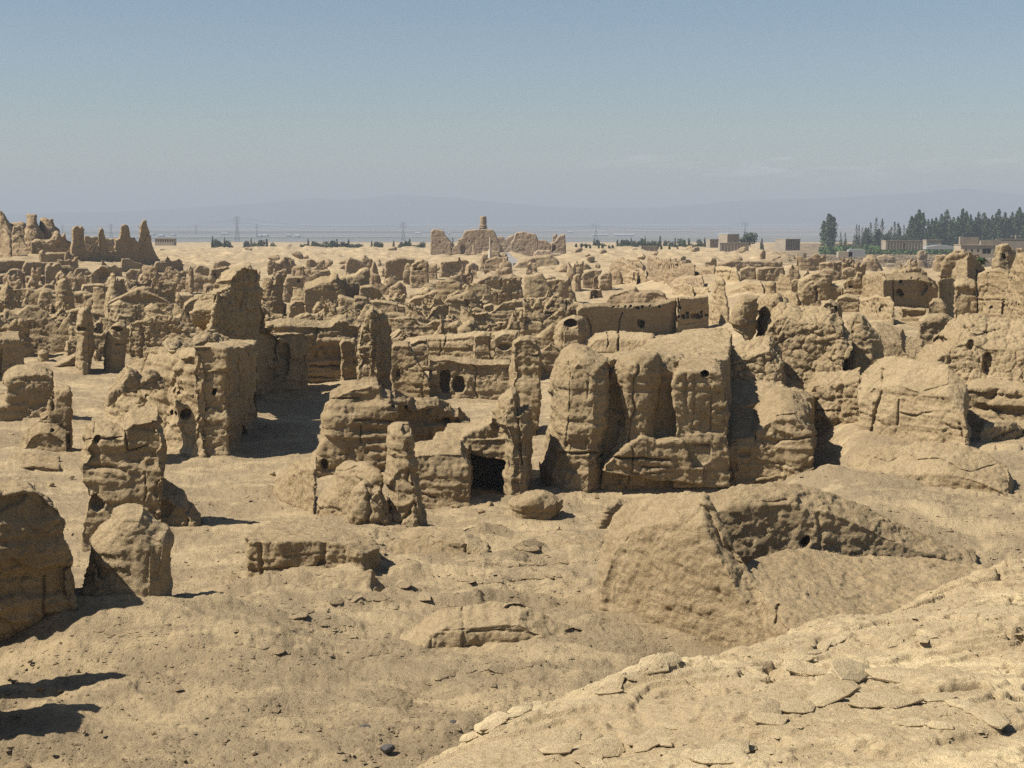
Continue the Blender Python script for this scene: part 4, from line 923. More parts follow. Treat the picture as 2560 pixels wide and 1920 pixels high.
q('A', 'wall_ruin', 'low smooth wall split by a thin crack in front of the twin spires', 935, 2, [(1095, 935), (1108, 822), (1200, 826), (1290, 840), (1305, 935)], st='s', grooves=[([(1240, 840), (1242, 920)], 6, .3)])
q('A', 'wall_ruin', 'long wall with an overhanging slab-like cap', 985, 2, [(1305, 985), (1330, 902), (1400, 878), (1600, 878), (1668, 885), (1672, 920), (1570, 940), (1480, 985)], st='s', grooves=[([(1340, 895), (1660, 890)], 7, .3)])
q('A', 'wall_ruin', 'plain low bench of earth beside the twin spires', 1020, 2, [(1145, 1020), (1155, 938), (1310, 934), (1320, 1020)], st='s')
q('A', 'wall_ruin', 'two-panelled wall sloping towards the sunlit bulge', 1110, 2.4, [(1225, 1110), (1232, 992), (1320, 980), (1420, 980), (1560, 956), (1572, 1040), (1530, 1110)], st='s', grooves=[([(1318, 985), (1320, 1100)], 9, .4)])
q('A', 'earthen_block', 'large sunlit bulge with a sagging waist in the middle of the maze', 1180, 3.5, [(1540, 1180), (1560, 1080), (1572, 1040), (1582, 960), (1640, 908), (1750, 878), (1862, 858), (1875, 920), (1835, 1030), (1836, 1080), (1700, 1185)], st='s', grooves=[([(1560, 1050), (1700, 1035), (1830, 1030)], 14, .6)])
q('A', 'earthen_pillar', 'hooded pillar like a cloaked figure', 1100, 1.6, [(1150, 1100), (1160, 1020), (1178, 975), (1200, 955), (1228, 960), (1240, 1010), (1244, 1100)])
q('A', 'earthen_pillar', 'tall round-topped pillar with a mouth-like hollow', 1595, 2, [(655, 1595), (650, 1350), (660, 1150), (672, 1040), (712, 1000), (762, 1004), (800, 1075), (822, 1200), (832, 1330), (805, 1400), (790, 1500), (782, 1595)], holes=[(702, 1190, 42, 22, .6, 2)], amp=.7)
q('A', 'earthen_pillar', 'thicker round-topped pillar with a wide slot, next to the mouthed one', 1575, 2.2, [(880, 1575), (895, 1350), (900, 1230), (950, 1182), (982, 1150), (1030, 1128), (1080, 1148), (1104, 1220), (1102, 1310), (1085, 1400), (1060, 1500), (1040, 1575)], holes=[(1005, 1182, 50, 18, .6, 2)], grooves=[([(1000, 1320), (1100, 1312)], 10, .3)], amp=.7)
q('A', 'earthen_mound', 'low rounded stump peering out behind the mouthed pillar', 1320, 2, [(510, 1320), (508, 1180), (522, 1120), (560, 1094), (620, 1110), (662, 1150), (662, 1320)])
q('A', 'wall_ruin', 'bedded wall face between the two round-topped pillars', 1350, 1.6, [(800, 1350), (805, 1130), (870, 1120), (960, 1130), (960, 1350)], st='l')
q('A', 'wall_ruin', 'pair of pitted wall panels split by a black crack', 1260, 2, [(1088, 1260), (1088, 1140), (1200, 1110), (1240, 1132), (1300, 1092), (1340, 1078), (1392, 1074), (1432, 1150), (1405, 1200), (1260, 1260)], grooves=[([(1240, 1130), (1244, 1240)], 9, .6)], holes=[(1150, 1175, 18, 18, .5, 2)])
q('A', 'wall_ruin', 'long gently capped wall leading to the end of the great tower', 1450, 2.4, [(1115, 1450), (1128, 1262), (1160, 1240), (1300, 1234), (1470, 1238), (1600, 1228), (1710, 1215), (1720, 1300), (1420, 1330), (1260, 1400), (1160, 1450)], holes=[(1250, 1270, 16, 16, .6, 2)])
q('A', 'earthen_block', 'sunny angular block against the base of the rubble tower', 1225, 2, [(1630, 1225), (1660, 1150), (1700, 1080), (1762, 1048), (1832, 1048), (1855, 1100), (1840, 1225)], st='s')
q('A', 'earthen_pillar', 'shaded pillar with a beaked head at the picture edge', 1205, 2, [(-40, 1205), (0, 860), (38, 800), (58, 764), (100, 820), (122, 832), (112, 900), (142, 990), (134, 1080), (122, 1205)])
q('A', 'boulder', 'dark lump of earth beside the beak-headed pillar', 1100, 2, [(140, 1100), (152, 980), (210, 962), (320, 1010), (362, 1050), (355, 1100)])
q('A', 'boulder', 'pale round boulder below the dark lump', 1138, 1.6, [(220, 1138), (258, 1034), (290, 1026), (330, 1046), (352, 1080), (345, 1138)])
q('A', 'earthen_mound', 'overhanging mound with a scooped shadowy flank', 1290, 2.4, [(290, 1290), (330, 1120), (400, 1072), (480, 1066), (522, 1150), (505, 1240), (460, 1290)], holes=[(430, 1160, 50, 40, .5, 2)])
q('A', 'boulder', 'small stepped stone in the dark hollow', 1385, 1, [(415, 1385), (420, 1312), (450, 1274), (492, 1290), (485, 1385)])
q('A', 'boulder', 'dome-shaped stone on the sunlit floor of the hollow', 1472, 1, [(325, 1472), (335, 1382), (370, 1358), (412, 1380), (436, 1440), (430, 1472)])
q('A', 'earthen_mound', 'undercut ledge of thin beds beside the mouthed pillar', 1545, 2, [(425, 1545), (460, 1490), (560, 1440), (652, 1388), (702, 1400), (695, 1480), (650, 1545)], st='l', grooves=[([(440, 1520), (660, 1500)], 10, .6)])
q('A', 'boulder', 'weathered stone in deep shade beside the tall square block', 1300, 1.5, [(160, 1300), (165, 1200), (220, 1190), (270, 1230), (275, 1300)])
q('A', 'boulder', 'stone lump at the foot of the thicker round-topped pillar', 1500, 1.2, [(800, 1500), (800, 1400), (830, 1360), (880, 1420), (885, 1500)])

# middle of the picture
q('B', 'ruined_tower', 'gnarled cluster of spires just beyond the crumbling tower', 1095, 2.4, [(40, 1095), (50, 780), (62, 738), (120, 758), (132, 850), (160, 765), (166, 718), (200, 698), (240, 738), (232, 850), (222, 950), (262, 970), (240, 1095)], st='c', amp=.6)
q('B', 'earthen_pillar', 'lone upright stone standing on the pale desert', 692, 1, [(220, 692), (228, 640), (244, 622), (258, 650), (252, 692)])
q('B', 'earthen_pillar', 'tiny knob-headed post of earth on the pale desert', 732, .8, [(440, 732), (448, 672), (470, 662), (470, 732)])
q('B', 'wall_ruin', 'level-topped wall with a single small window hole', 945, 2, [(228, 945), (240, 800), (262, 738), (340, 732), (412, 735), (418, 945)], holes=[(370, 770, 10, 12)])
q('B', 'earthen_block', 'massive dark-sided block with a bulbous crown', 1095, 5, [(400, 1095), (412, 940), (416, 782), (480, 768), (560, 728), (640, 728), (662, 698), (702, 698), (742, 800), (782, 880), (775, 1095)], dr=.5)
q('B', 'earthen_block', 'sunlit wedge leaning on the front of the massive dark-sided block', 1095, 2, [(255, 1095), (290, 970), (340, 930), (412, 935), (462, 960), (505, 1095)])
q('B', 'earthen_block', 'bright bare wedge-shaped mass with an upturned tip', 1065, 4, [(738, 900), (740, 722), (860, 700), (900, 668), (942, 648), (972, 658), (980, 790), (960, 1000), (880, 1065), (800, 1065)], st='s')
q('B', 'wall_ruin', 'dark wall with a rubbly head in front of the bright wedge', 1080, 2.2, [(840, 1080), (880, 962), (892, 860), (902, 808), (1000, 798), (1062, 830), (1105, 900), (1160, 975), (1060, 1010), (980, 1080)], bat=.02)
q('B', 'wall_ruin', 'broken ridge of ruins on the brow before the bare desert', 700, 3, [(760, 700), (780, 600), (810, 556), (832, 572), (900, 588), (952, 640), (1000, 700)], st='c', amp=.6)
q('B', 'earthen_pillar', 'squat figure-like pillar beside the bright wedge', 795, 1.6, [(975, 795), (990, 700), (1000, 610), (1030, 606), (1060, 680), (1052, 760), (1040, 795)])
q('B', 'earthen_pillar', 'thin finger of earth beside the squat figure-like pillar', 664, .9, [(1054, 664), (1060, 575), (1070, 572), (1080, 664)])
q('B', 'boulder', 'hunched dark boulder under the thin finger of earth', 745, 1.4, [(1065, 745), (1080, 682), (1100, 652), (1126, 700), (1120, 745)])
q('B', 'wall_ruin', 'square-cornered wall facing the street under the brow', 772, 1.8, [(1105, 772), (1118, 592), (1260, 570), (1372, 578), (1380, 640), (1300, 650), (1285, 772)], st='s')
ruin('B', 'gate_ruin', 'ruined portal of two pale piers with a dark room between them', 'ruined gateway', [
    ((812, 812), 1.6, [(1265, 812), (1275, 700), (1290, 640), (1312, 612), (1336, 620), (1352, 680), (1348, 812)]),
    ((772, 772), 1.6, [(1472, 772), (1482, 632), (1562, 618), (1562, 772)]),
    ((805, 780), 14.0, [(1262, 840), (1268, 790), (1400, 780), (1561, 752), (1561, 800)]),
    (('Y', 158, 158), 1.5, [(1330, 830), (1338, 630), (1400, 590), (1440, 578), (1485, 600), (1490, 830)], {'g': True})], amp=.6, holes=[(1410, 672, 40, 8, .4)])
q('B', 'boulder', 'rounded block sitting in front of the square-cornered wall', 822, 1.8, [(1095, 822), (1110, 752), (1150, 738), (1202, 728), (1232, 752), (1235, 822)])
q('B', 'wall_ruin', 'spiked wall with a sharp dark horn', 755, 2, [(1585, 755), (1590, 602), (1700, 594), (1740, 596), (1746, 560), (1760, 556), (1792, 620), (1808, 660), (1795, 755)], amp=.6)
q('B', 'boulder', 'rounded dark hummock to the side of the spiked wall', 685, 2.4, [(1805, 685), (1822, 630), (1882, 612), (1918, 640), (1915, 685)])
q('B', 'earthen_mound', 'flat-topped earthen platform before the temple', 665, 8, [(1900, 665), (1940, 602), (1954, 512), (2030, 498), (2102, 520), (2122, 560), (2160, 610), (2190, 665)], bat=.3, dr=.6)
q('B', 'earthen_mound', 'drooping mound with dark hollows below the portal', 965, 3.2, [(1300, 965), (1330, 890), (1400, 830), (1480, 790), (1560, 768), (1702, 754), (1752, 790), (1745, 850), (1640, 870), (1420, 965)], grooves=[([(1400, 870), (1480, 880), (1560, 850)], 12, .7)])
q('B', 'wall_ruin', 'gently bedded bank with black pockets near the jagged pinnacle', 1145, 2.5, [(1060, 1080), (1075, 1005), (1100, 978), (1200, 968), (1300, 978), (1500, 998), (1490, 1070), (1300, 1145), (1140, 1145)], st='l', holes=[(1180, 940, 14, 20)])
q('B', 'earthen_mound', 'pale layered mound with a wavy waistline', 1015, 3, [(1285, 1015), (1320, 930), (1365, 900), (1460, 880), (1540, 848), (1582, 860), (1585, 1015)], st='l')
q('B', 'earthen_pillar', 'bright upright pillar beside an eye-shaped hollow', 1165, 1.6, [(1495, 1165), (1500, 1002), (1532, 968), (1570, 1000), (1582, 1100), (1584, 1165)])
q('B', 'wall_ruin', 'eye-shaped hollow worn through a low wall', 1165, 1.6, [(1575, 1165), (1585, 1000), (1640, 978), (1682, 1060), (1700, 1165)], holes=[(1630, 1060, 32, 45, .7, 2)])
q('B', 'earthen_block', 'lumpy two-lobed block above the eye-shaped hollow', 1075, 2.6, [(1650, 1075), (1650, 960), (1662, 890), (1742, 848), (1802, 868), (1790, 1000), (1760, 1075)], st='c', amp=.6)
q('B', 'wall_ruin', 'scooped dark wall with a black shadow pool behind a sand heap', 940, 3, [(1830, 940), (1842, 800), (1870, 770), (1920, 740), (2000, 700), (2062, 692), (2112, 720), (2212, 700), (2300, 735), (2310, 940)], dr=.4, holes=[(1945, 835, 40, 36, .8, 2)], grooves=[([(2122, 730), (2124, 880)], 7, .7)])
q('B', 'earthen_pillar', 'angular buttress catching the sun at the end of the scooped dark wall', 1155, 2.4, [(1775, 1155), (1795, 1000), (1830, 892), (1882, 868), (1942, 900), (1945, 960), (1850, 1060), (1830, 1155)])
q('B', 'earthen_mound', 'smooth cone of windblown sand in front of the scooped dark wall', 1000, 9, [(1940, 1000), (1990, 935), (2060, 900), (2130, 884), (2200, 915), (2290, 960), (2330, 1000)], st='m', bat=.6, dr=.8, amp=.3)
q('B', 'earthen_block', 'upright panel with a thin vertical slot, first of a row of three', 1158, 2, [(1822, 1158), (1832, 1000), (1882, 968), (1952, 970), (1954, 1158)], st='s', grooves=[([(1880, 1020), (1878, 1100)], 6, .3)])
q('B', 'earthen_block', 'hourglass panel in the middle of a row of three', 1158, 2, [(1956, 1158), (1962, 980), (2030, 958), (2088, 980), (2066, 1060), (2066, 1158)], st='s')
q('B', 'boulder', 'domed lump closing a row of three panels', 1178, 2, [(2062, 1178), (2080, 1082), (2130, 1058), (2172, 1100), (2175, 1178)], st='s')
q('B', 'wall_ruin', 'long crusted ledge running above the buttressed bays', 1258, 3, [(1145, 1258), (1152, 1182), (1300, 1152), (1500, 1148), (1800, 1160), (2100, 1165), (2290, 1180), (2290, 1258)], st='l', holes=[(1640, 1190, 40, 16, .5, 2)])
q('B', 'wall_stub', 'rounded stub tucked beside the jagged pinnacle', 1290, 1.6, [(1165, 1290), (1180, 1202), (1230, 1178), (1254, 1240), (1250, 1290)])
q('B', 'earthen_mound', 'sloping shoulder of earth leading up to the bright upright pillar', 1165, 3, [(1225, 1165), (1310, 1092), (1400, 1050), (1500, 1018), (1510, 1165)], bat=.2)
q('B', 'wall_stub', 'pale broken stub in the gap beyond the great tower', 1100, 1.6, [(560, 1100), (580, 1040), (620, 1010), (660, 1030), (680, 1100)])

# towards the long socketed wall
q('C', 'wall_ruin', 'triangular dark wall with a fluted back near the sand cone', 965, 2.4, [(275, 965), (288, 880), (340, 820), (420, 778), (490, 722), (516, 750), (526, 850), (545, 910), (580, 965)], dr=.2)
q('C', 'earthen_block', 'low blocky foot in front of the triangular dark wall', 1035, 2, [(265, 1035), (278, 960), (400, 930), (500, 918), (522, 980), (515, 1035)], holes=[(325, 1015, 10, 8), (368, 1015, 10, 8)])
q('C', 'wall_ruin', 'creased wall folding back beside the triangular dark wall', 885, 2, [(195, 885), (208, 780), (320, 758), (432, 752), (380, 800), (300, 885)], grooves=[([(400, 770), (290, 870)], 12, .6)])
q('C', 'earthen_pillar', 'tapering sunlit horn rising at the edge of the sand', 745, 1.6, [(455, 745), (464, 672), (485, 648), (506, 668), (515, 745)])
q('C', 'earthen_pillar', 'tall smooth pier at the end of a shaded wall', 865, 1.6, [(524, 865), (522, 722), (560, 700), (602, 708), (612, 865)], st='s')
q('C', 'wall_ruin', 'shaded wall running back from the tall smooth pier', 850, 1.8, [(606, 850), (606, 702), (682, 670), (782, 668), (772, 700), (702, 745), (695, 850)], st='s')
q('C', 'wall_stub', 'angled stub with a dark side beyond the shaded wall', 850, 1.6, [(690, 850), (700, 730), (742, 708), (752, 770), (750, 850)])
q('C', 'earthen_block', 'broad pale block with a ragged foot', 855, 2, [(750, 855), (760, 722), (800, 698), (850, 698), (862, 780), (884, 855)])
q('C', 'earthen_pillar', 'pier with a slanting shoulder in a line of four', 795, 1.8, [(862, 795), (870, 680), (910, 668), (932, 690), (962, 750), (965, 795)])
q('C', 'earthen_pillar', 'arched pier with a shaded niche in a line of four', 795, 1.8, [(968, 795), (980, 722), (1020, 690), (1062, 672), (1088, 700), (1084, 795)], holes=[(1062, 735, 16, 42, .5, 3)])
q('C', 'earthen_pillar', 'stooping pier at the end of a line of four', 785, 1.8, [(1084, 785), (1090, 700), (1110, 668), (1142, 688), (1168, 720), (1145, 785)])
q('C', 'wall_ruin', 'low parapet joining two ragged corner posts', 788, 1.6, [(1138, 788), (1140, 742), (1250, 735), (1312, 706), (1324, 750), (1305, 788)])
q('C', 'wall_ruin', 'pitted little cell with two openings above the long socketed wall', 935, 2, [(658, 935), (664, 872), (690, 840), (772, 834), (784, 890), (770, 935)], holes=[(680, 880, 12, 30, .6), (720, 880, 18, 30, .6)])
q('C', 'earthen_mound', 'sweeping crest of crusted earth along the top of the long socketed wall', 968, 3.5, [(715, 968), (850, 872), (1000, 830), (1062, 808), (1095, 850), (1130, 850), (1250, 848), (1322, 868), (1340, 910), (1250, 945), (1100, 968)], bat=.2, grooves=[([(740, 905), (860, 878), (1000, 850), (1080, 860)], 8, .5)])
q('C', 'wall_ruin', 'long socketed wall with a black square window and a string of small holes', ('Y', 106, 113), 2.6, [(555, 1255), (560, 1000), (602, 970), (760, 958), (900, 968), (1100, 958), (1240, 958), (1302, 938), (1424, 908), (1436, 1255)],
  holes=[(880, 995, 12, 11), (925, 990, 10, 9), (985, 993, 11, 10), (1028, 993, 11, 11), (1085, 995, 13, 11), (1125, 993, 11, 11), (1200, 988, 9, 9), (1265, 995, 9, 9), (1115, 1140, 30, 36, 1.0)], grooves=[([(965, 1040), (935, 1110), (905, 1230)], 8, .4), ([(610, 1020), (680, 1160), (690, 1240)], 14, .5)], st='s', amp=.55, dr=.2, g=True)
q('C', 'wall_ruin', 'upper wall panel peppered with black beam holes in two rows', ('Y', 112, 114), 2.4, [(1415, 1235), (1424, 902), (1560, 904), (1695, 888), (1700, 1080), (1690, 1215), (1560, 1215)], st='s',
  holes=[(1475, 1075, 15, 15), (1510, 1045, 11, 12), (1512, 1076, 11, 11), (1578, 1070, 42, 19, .8), (1636, 1068, 11, 11), (1676, 1063, 11, 9), (1450, 1003, 11, 10), (1432, 1080, 11, 11), (1636, 1040, 9, 8)], grooves=[([(1440, 905), (1425, 1080), (1412, 1230)], 9, .6), ([(1420, 1140), (1500, 1140), (1680, 1105)], 7, .25)], amp=.5, g=True)
q('C', 'earthen_pillar', 'bright square pier with a crumbling dark topknot', 1168, 2.2, [(1688, 1168), (1690, 960), (1722, 905), (1728, 810), (1760, 750), (1822, 748), (1842, 790), (1856, 880), (1872, 960), (1894, 1100), (1890, 1168)], amp=.7, grooves=[([(1700, 930), (1800, 915), (1870, 950)], 10, .3)])
q('C', 'wall_ruin', 'low grey-buff wall with a hollow niche at the end of the sunken court', 1235, 2.4, [(-40, 1235), (0, 1052), (100, 1040), (115, 1100), (200, 1052), (340, 1040), (482, 1008), (570, 1000), (600, 1060), (560, 1235)], holes=[(315, 1180, 28, 45, .7, 3)])
q('C', 'boulder', 'burrowed rock with a large black cave mouth', ('Y', 95, 95), 3, [(330, 1370), (342, 1250), (362, 1180), (402, 1120), (470, 1080), (540, 1058), (622, 1078), (662, 1130), (676, 1210), (650, 1330), (640, 1370)], holes=[(505, 1132, 55, 36, 1.4, 2)], g=True)
q('C', 'wall_ruin', 'dark rounded slab standing below the burrowed rock', 1400, 2, [(232, 1400), (258, 1312), (340, 1258), (432, 1248), (445, 1330), (420, 1400)], st='s', dr=.2)
q('C', 'earthen_block', 'bulging low wall split in three panels below the long socketed wall', ('Y', 92, 90), 2.4, [(645, 1370), (650, 1280), (722, 1218), (822, 1208), (1000, 1214), (1212, 1224), (1240, 1290), (1240, 1370)], st='s', grooves=[([(825, 1212), (826, 1345)], 6, .4), ([(918, 1210), (920, 1370)], 12, .6)], g=True, dr=.4)
q('C', 'earthen_block', 'cracked square-headed block peering over the slender twin buttress', ('Y', 60, 60), 2.4, [(-10, 1470), (5, 1285), (60, 1250), (150, 1243), (222, 1280), (244, 1400), (225, 1470)], grooves=[([(0, 1400), (230, 1420)], 10, .4)])
q('C', 'wall_ruin', 'toothed far wall with a small pointed turret', 695, 2, [(1285, 695), (1300, 610), (1355, 600), (1364, 566), (1378, 600), (1472, 620), (1484, 695)], amp=.6)
q('C', 'wall_ruin', 'heavy-browed wall segment at the start of a long broken line', 735, 2.4, [(1485, 735), (1508, 640), (1640, 638), (1750, 628), (1758, 735)], dr=.5)
q('C', 'wall_ruin', 'tallest segment of the long broken line with a slanting crack', 800, 2.4, [(1752, 800), (1762, 640), (1862, 634), (1942, 650), (1965, 720), (1990, 775), (1900, 805)], dr=.4)
q('C', 'earthen_block', 'round-cornered segment near the end of the long broken line', 770, 2.2, [(1962, 770), (1970, 662), (2042, 638), (2102, 648), (2110, 770)], st='s')
q('C', 'wall_ruin', 'bedded last segment of the long broken line', 770, 2.2, [(2105, 770), (2114, 660), (2212, 648), (2350, 640), (2360, 770)], st='l')
q('C', 'earthen_mound', 'smooth sunlit hump among the broken line of walls', 835, 3.4, [(1360, 835), (1372, 780), (1422, 738), (1502, 720), (1642, 718), (1665, 790), (1600, 835)], st='m')
q('C', 'earthen_mound', 'low loaf-shaped hump above the sweeping crest', 895, 3, [(1372, 895), (1388, 802), (1480, 778), (1562, 808), (1588, 870), (1560, 895)], st='n')
q('C', 'boulder', 'small split hump beside the bright square pier', 885, 2.4, [(1572, 885), (1602, 830), (1702, 818), (1725, 870), (1720, 885)])
q('C', 'earthen_mound', 'spreading pale mound behind the tilted boulder', 890, 4, [(1845, 890), (1860, 830), (1942, 808), (2042, 768), (2152, 768), (2180, 830), (2170, 890)], bat=.15)
q('C', 'wall_ruin', 'long dark ragged wall at the margin of the bare desert', 660, 2.4, [(1760, 660), (1772, 622), (1882, 594), (2000, 595), (2212, 598), (2330, 600), (2330, 660)], st='c', amp=.6)
q('C', 'earthen_pillar', 'dark stubby menhir-like stump on the desert margin', 590, 1.6, [(2126, 590), (2138, 530), (2165, 498), (2192, 510), (2198, 590)])
q('C', 'wall_ruin', 'sunlit return wall facing the line of four piers', 812, 2, [(1315, 812), (1330, 692), (1420, 690), (1492, 690), (1445, 730), (1395, 812)])
q('C', 'wall_stub', 'small square stub on the sand behind the tall smooth pier', 725, 1.6, [(515, 725), (540, 690), (600, 668), (625, 700), (620, 725)])
q('C', 'boulder', 'dark pair of lumps on the sand above the line of four piers', 672, 2, [(585, 672), (600, 630), (640, 616), (674, 640), (676, 672)])
q('C', 'boulder', 'twin stubs close together on the sandy margin', 668, 1.8, [(695, 668), (710, 620), (760, 616), (770, 668)], grooves=[([(735, 615), (735, 660)], 7, .5)])
q('C', 'wall_stub', 'leaning slab at the end of the pale boardwalk', 712, 1.6, [(105, 712), (130, 620), (165, 606), (178, 712)])
q('C', 'wall_ruin', 'low flat rim of earth beyond the line of four piers', 675, 2, [(812, 675), (830, 640), (1000, 636), (1150, 640), (1150, 675)], amp=.5)
q('C', 'wall_stub', 'forked dark stub on the sand near the tapering horn', 765, 1.4, [(300, 765), (318, 712), (340, 720), (385, 735), (392, 765)])
q('C', 'earthen_mound', 'crusted swell of sand with dark pits before the temple wall', 640, 5, [(-20, 640), (60, 600), (180, 560), (330, 540), (400, 600), (420, 640)], st='m', bat=.4)

# the far corner by the fields
q('D', 'wall_ruin', 'dark knobbly ridge with a small post at the edge of the scrubland', 642, 3, [(0, 642), (30, 580), (100, 548), (250, 548), (300, 560), (305, 522), (325, 522), (326, 585), (362, 620), (360, 642)], st='c', amp=.7)
q('D', 'boulder', 'jumble of small rocks on the edge of the scrubland', 642, 2, [(635, 642), (690, 604), (740, 574), (752, 600), (740, 642)], st='c', amp=.6)
q('D', 'earthen_mound', 'smooth dome with a dark leaning thumb on its side', 695, 4, [(805, 650), (820, 572), (862, 543), (902, 543), (932, 560), (972, 630), (1015, 685), (900, 700)], dr=.6)
q('D', 'earthen_mound', 'broad low mound with a shaded lip behind the smooth dome', 620, 4, [(935, 620), (940, 560), (1000, 538), (1082, 558), (1165, 610), (1160, 620)])
q('D', 'earthen_pillar', 'pale stocky tower standing alone near the fields', 655, 2.4, [(1265, 655), (1280, 560), (1292, 508), (1352, 498), (1378, 520), (1374, 600), (1395, 655)])
q('D', 'boulder', 'bumpy stone beside the pale stocky tower', 638, 1.8, [(1175, 638), (1200, 588), (1250, 572), (1264, 638)], st='c', amp=.5)
ruin('D', 'cave_house', 'dugout house block with one bright side and black hollows in its dark front', 'ruined house', [
    ((890, 1010), 3, [(815, 1000), (812, 722), (870, 700), (1005, 688), (1010, 1010)], {'dr': .2, 'bat': .03}),
    ((1010, 985), 4, [(990, 1010), (992, 720), (1010, 702), (1180, 698), (1300, 698), (1400, 728), (1452, 770), (1502, 850), (1452, 920), (1380, 1010)], {'dr': .4, 'bat': .06})],
    amp=.6, holes=[(880, 795, 11, 28), (1145, 775, 9, 11), (1130, 868, 34, 30, .7, 2), (1408, 802, 11, 11), (1242, 740, 9, 9), (1312, 750, 9, 9), (1330, 830, 40, 60, .4, 2)], grooves=[([(1000, 720), (1190, 712)], 8, .3), ([(1080, 770), (1082, 950)], 8, .4)])
q('D', 'earthen_mound', 'rounded pale hump in front of the dugout house', 1060, 3, [(540, 1060), (562, 960), (602, 900), (680, 878), (795, 900), (790, 1060)])
q('D', 'wall_ruin', 'shaded court wall with a deep arched niche before the dugout house', (1060, 1145), 2.4, [(782, 1120), (792, 922), (880, 908), (952, 888), (1052, 898), (1088, 940), (1090, 1145), (940, 1130)], holes=[(1000, 1010, 36, 40, .9, 2)], grooves=[([(920, 920), (945, 1080)], 9, .4)])
q('D', 'wall_ruin', 'bedded foot of wall under the dugout house', 1095, 2, [(1140, 1095), (1150, 990), (1375, 1005), (1350, 1095)], st='l')
q('D', 'earthen_pillar', 'spiky remnant clinging to the front of the dugout house', 985, 1.2, [(1145, 985), (1200, 920), (1230, 812), (1262, 808), (1255, 900), (1185, 985)], st='c', amp=.4)
q('D', 'wall_ruin', 'arched wall end with a bright face before the group of small ruins', 985, 2.2, [(288, 985), (298, 832), (340, 780), (385, 760), (440, 780), (460, 832), (474, 940), (440, 985)], holes=[(420, 880, 10, 60, .3)])
q('D', 'wall_ruin', 'rounded wall top with a thin overhanging crust', 810, 2, [(395, 810), (402, 790), (422, 748), (480, 718), (542, 718), (550, 810)], grooves=[([(420, 770), (540, 735)], 7, .4)])
q('D', 'earthen_block', 'tapering flank of earth in the middle of the small ruins', 935, 2.4, [(465, 935), (468, 822), (560, 798), (642, 828), (648, 900), (560, 935)])
q('D', 'earthen_block', 'crusted block with a small round hole beside the dugout house', 895, 2.4, [(638, 895), (650, 780), (700, 742), (762, 733), (772, 690), (818, 698), (834, 860), (800, 895)], holes=[(715, 822, 11, 11)], grooves=[([(655, 775), (760, 742)], 7, .4)])
q('D', 'earthen_mound', 'cave-fronted mound at the back of the small ruins', 765, 3, [(430, 765), (442, 690), (482, 658), (562, 658), (625, 700), (622, 765)])
q('D', 'wall_ruin', 'dark-shouldered wall at the back of the small ruins', 765, 2.4, [(620, 765), (640, 670), (700, 648), (752, 658), (775, 700), (770, 765)])
q('D', 'boulder', 'smooth egg-shaped boulder at the end of the small ruins', 985, 2, [(115, 985), (122, 930), (142, 872), (192, 848), (252, 870), (278, 940), (275, 985)], st='s')
q('D', 'earthen_block', 'dark craggy block behind the egg-shaped boulder', 875, 2.2, [(145, 875), (160, 790), (222, 748), (312, 768), (304, 875)], st='c', amp=.6)
q('D', 'boulder', 'shadowy boulder with a wedge of black beside it', 890, 2.2, [(-30, 890), (-20, 790), (10, 772), (62, 780), (90, 850), (130, 890)])
q('D', 'earthen_block', 'small low block with a hollow above the crumbly heap', ('Y', 66, 66), 1.6, [(-40, 1050), (-30, 900), (10, 868), (62, 880), (95, 940), (85, 1050)], holes=[(70, 1010, 14, 18, .4)])
q('D', 'earthen_block', 'rounded block with a shadowed niche at the shoulder of the crumbly heap', ('Y', 64, 64), 2, [(440, 1080), (455, 990), (485, 930), (545, 918), (602, 948), (628, 970), (630, 1080)], holes=[(600, 990, 16, 40, .5, 3)])
q('D', 'wall_ruin', 'sunlit high wall pitted with tiny sockets', ('Y', 92, 104), 2, [(1450, 1100), (1478, 880), (1470, 762), (1532, 740), (1612, 745), (1632, 880), (1665, 1080)], st='s', holes=[(1570, 890, 8, 8, .4), (1605, 872, 8, 8, .4)], g=False)
q('D', 'earthen_block', 'dark squat block with an undercut foot against the sunlit high wall', ('Y', 92, 92), 3, [(1612, 1080), (1612, 780), (1650, 748), (1700, 738), (1792, 758), (1812, 900), (1825, 1080)], dr=.3, g=False)
q('D', 'wall_ruin', 'ragged pale wall below the farmhouse', ('Y', 130, 130), 2, [(1470, 770), (1482, 720), (1502, 640), (1525, 570), (1562, 540), (1602, 498), (1702, 498), (1705, 640), (1700, 770)], st='l')
q('D', 'wall_ruin', 'upright dark slab with a rounded top next to the ragged pale wall', ('Y', 112, 108), 1.4, [(1595, 770), (1606, 660), (1642, 580), (1722, 556), (1725, 770)], st='s', dr=.1)
q('D', 'wall_ruin', 'jagged sunlit gable descending from the upright dark slab', ('Y', 108, 120), 1.8, [(1715, 780), (1722, 540), (1746, 506), (1782, 560), (1832, 610), (1865, 650), (1880, 780)], st='c', amp=.5)
q('D', 'ruined_tower', 'stepped pale tower with an arched niche near the picture edge', ('Y', 118, 118), 3, [(1900, 720), (1925, 620), (1950, 540), (1970, 460), (2010, 443), (2082, 448), (2112, 480), (2142, 520), (2150, 600), (2160, 720)], holes=[(2035, 556, 14, 26, .6, 3)])
q('D', 'wall_ruin', 'deep dark courtyard wall with a crumbling parapet near the picture edge', ('Y', 92, 90), 1.6, [(1805, 1090), (1812, 702), (1872, 668), (2000, 650), (2082, 690), (2080, 1090)], dr=.1, bat=0, amp=.6, grooves=[([(1830, 935), (2060, 925)], 8, .4)], holes=[(1930, 1000, 9, 9), (2030, 1000, 14, 60, .3)])
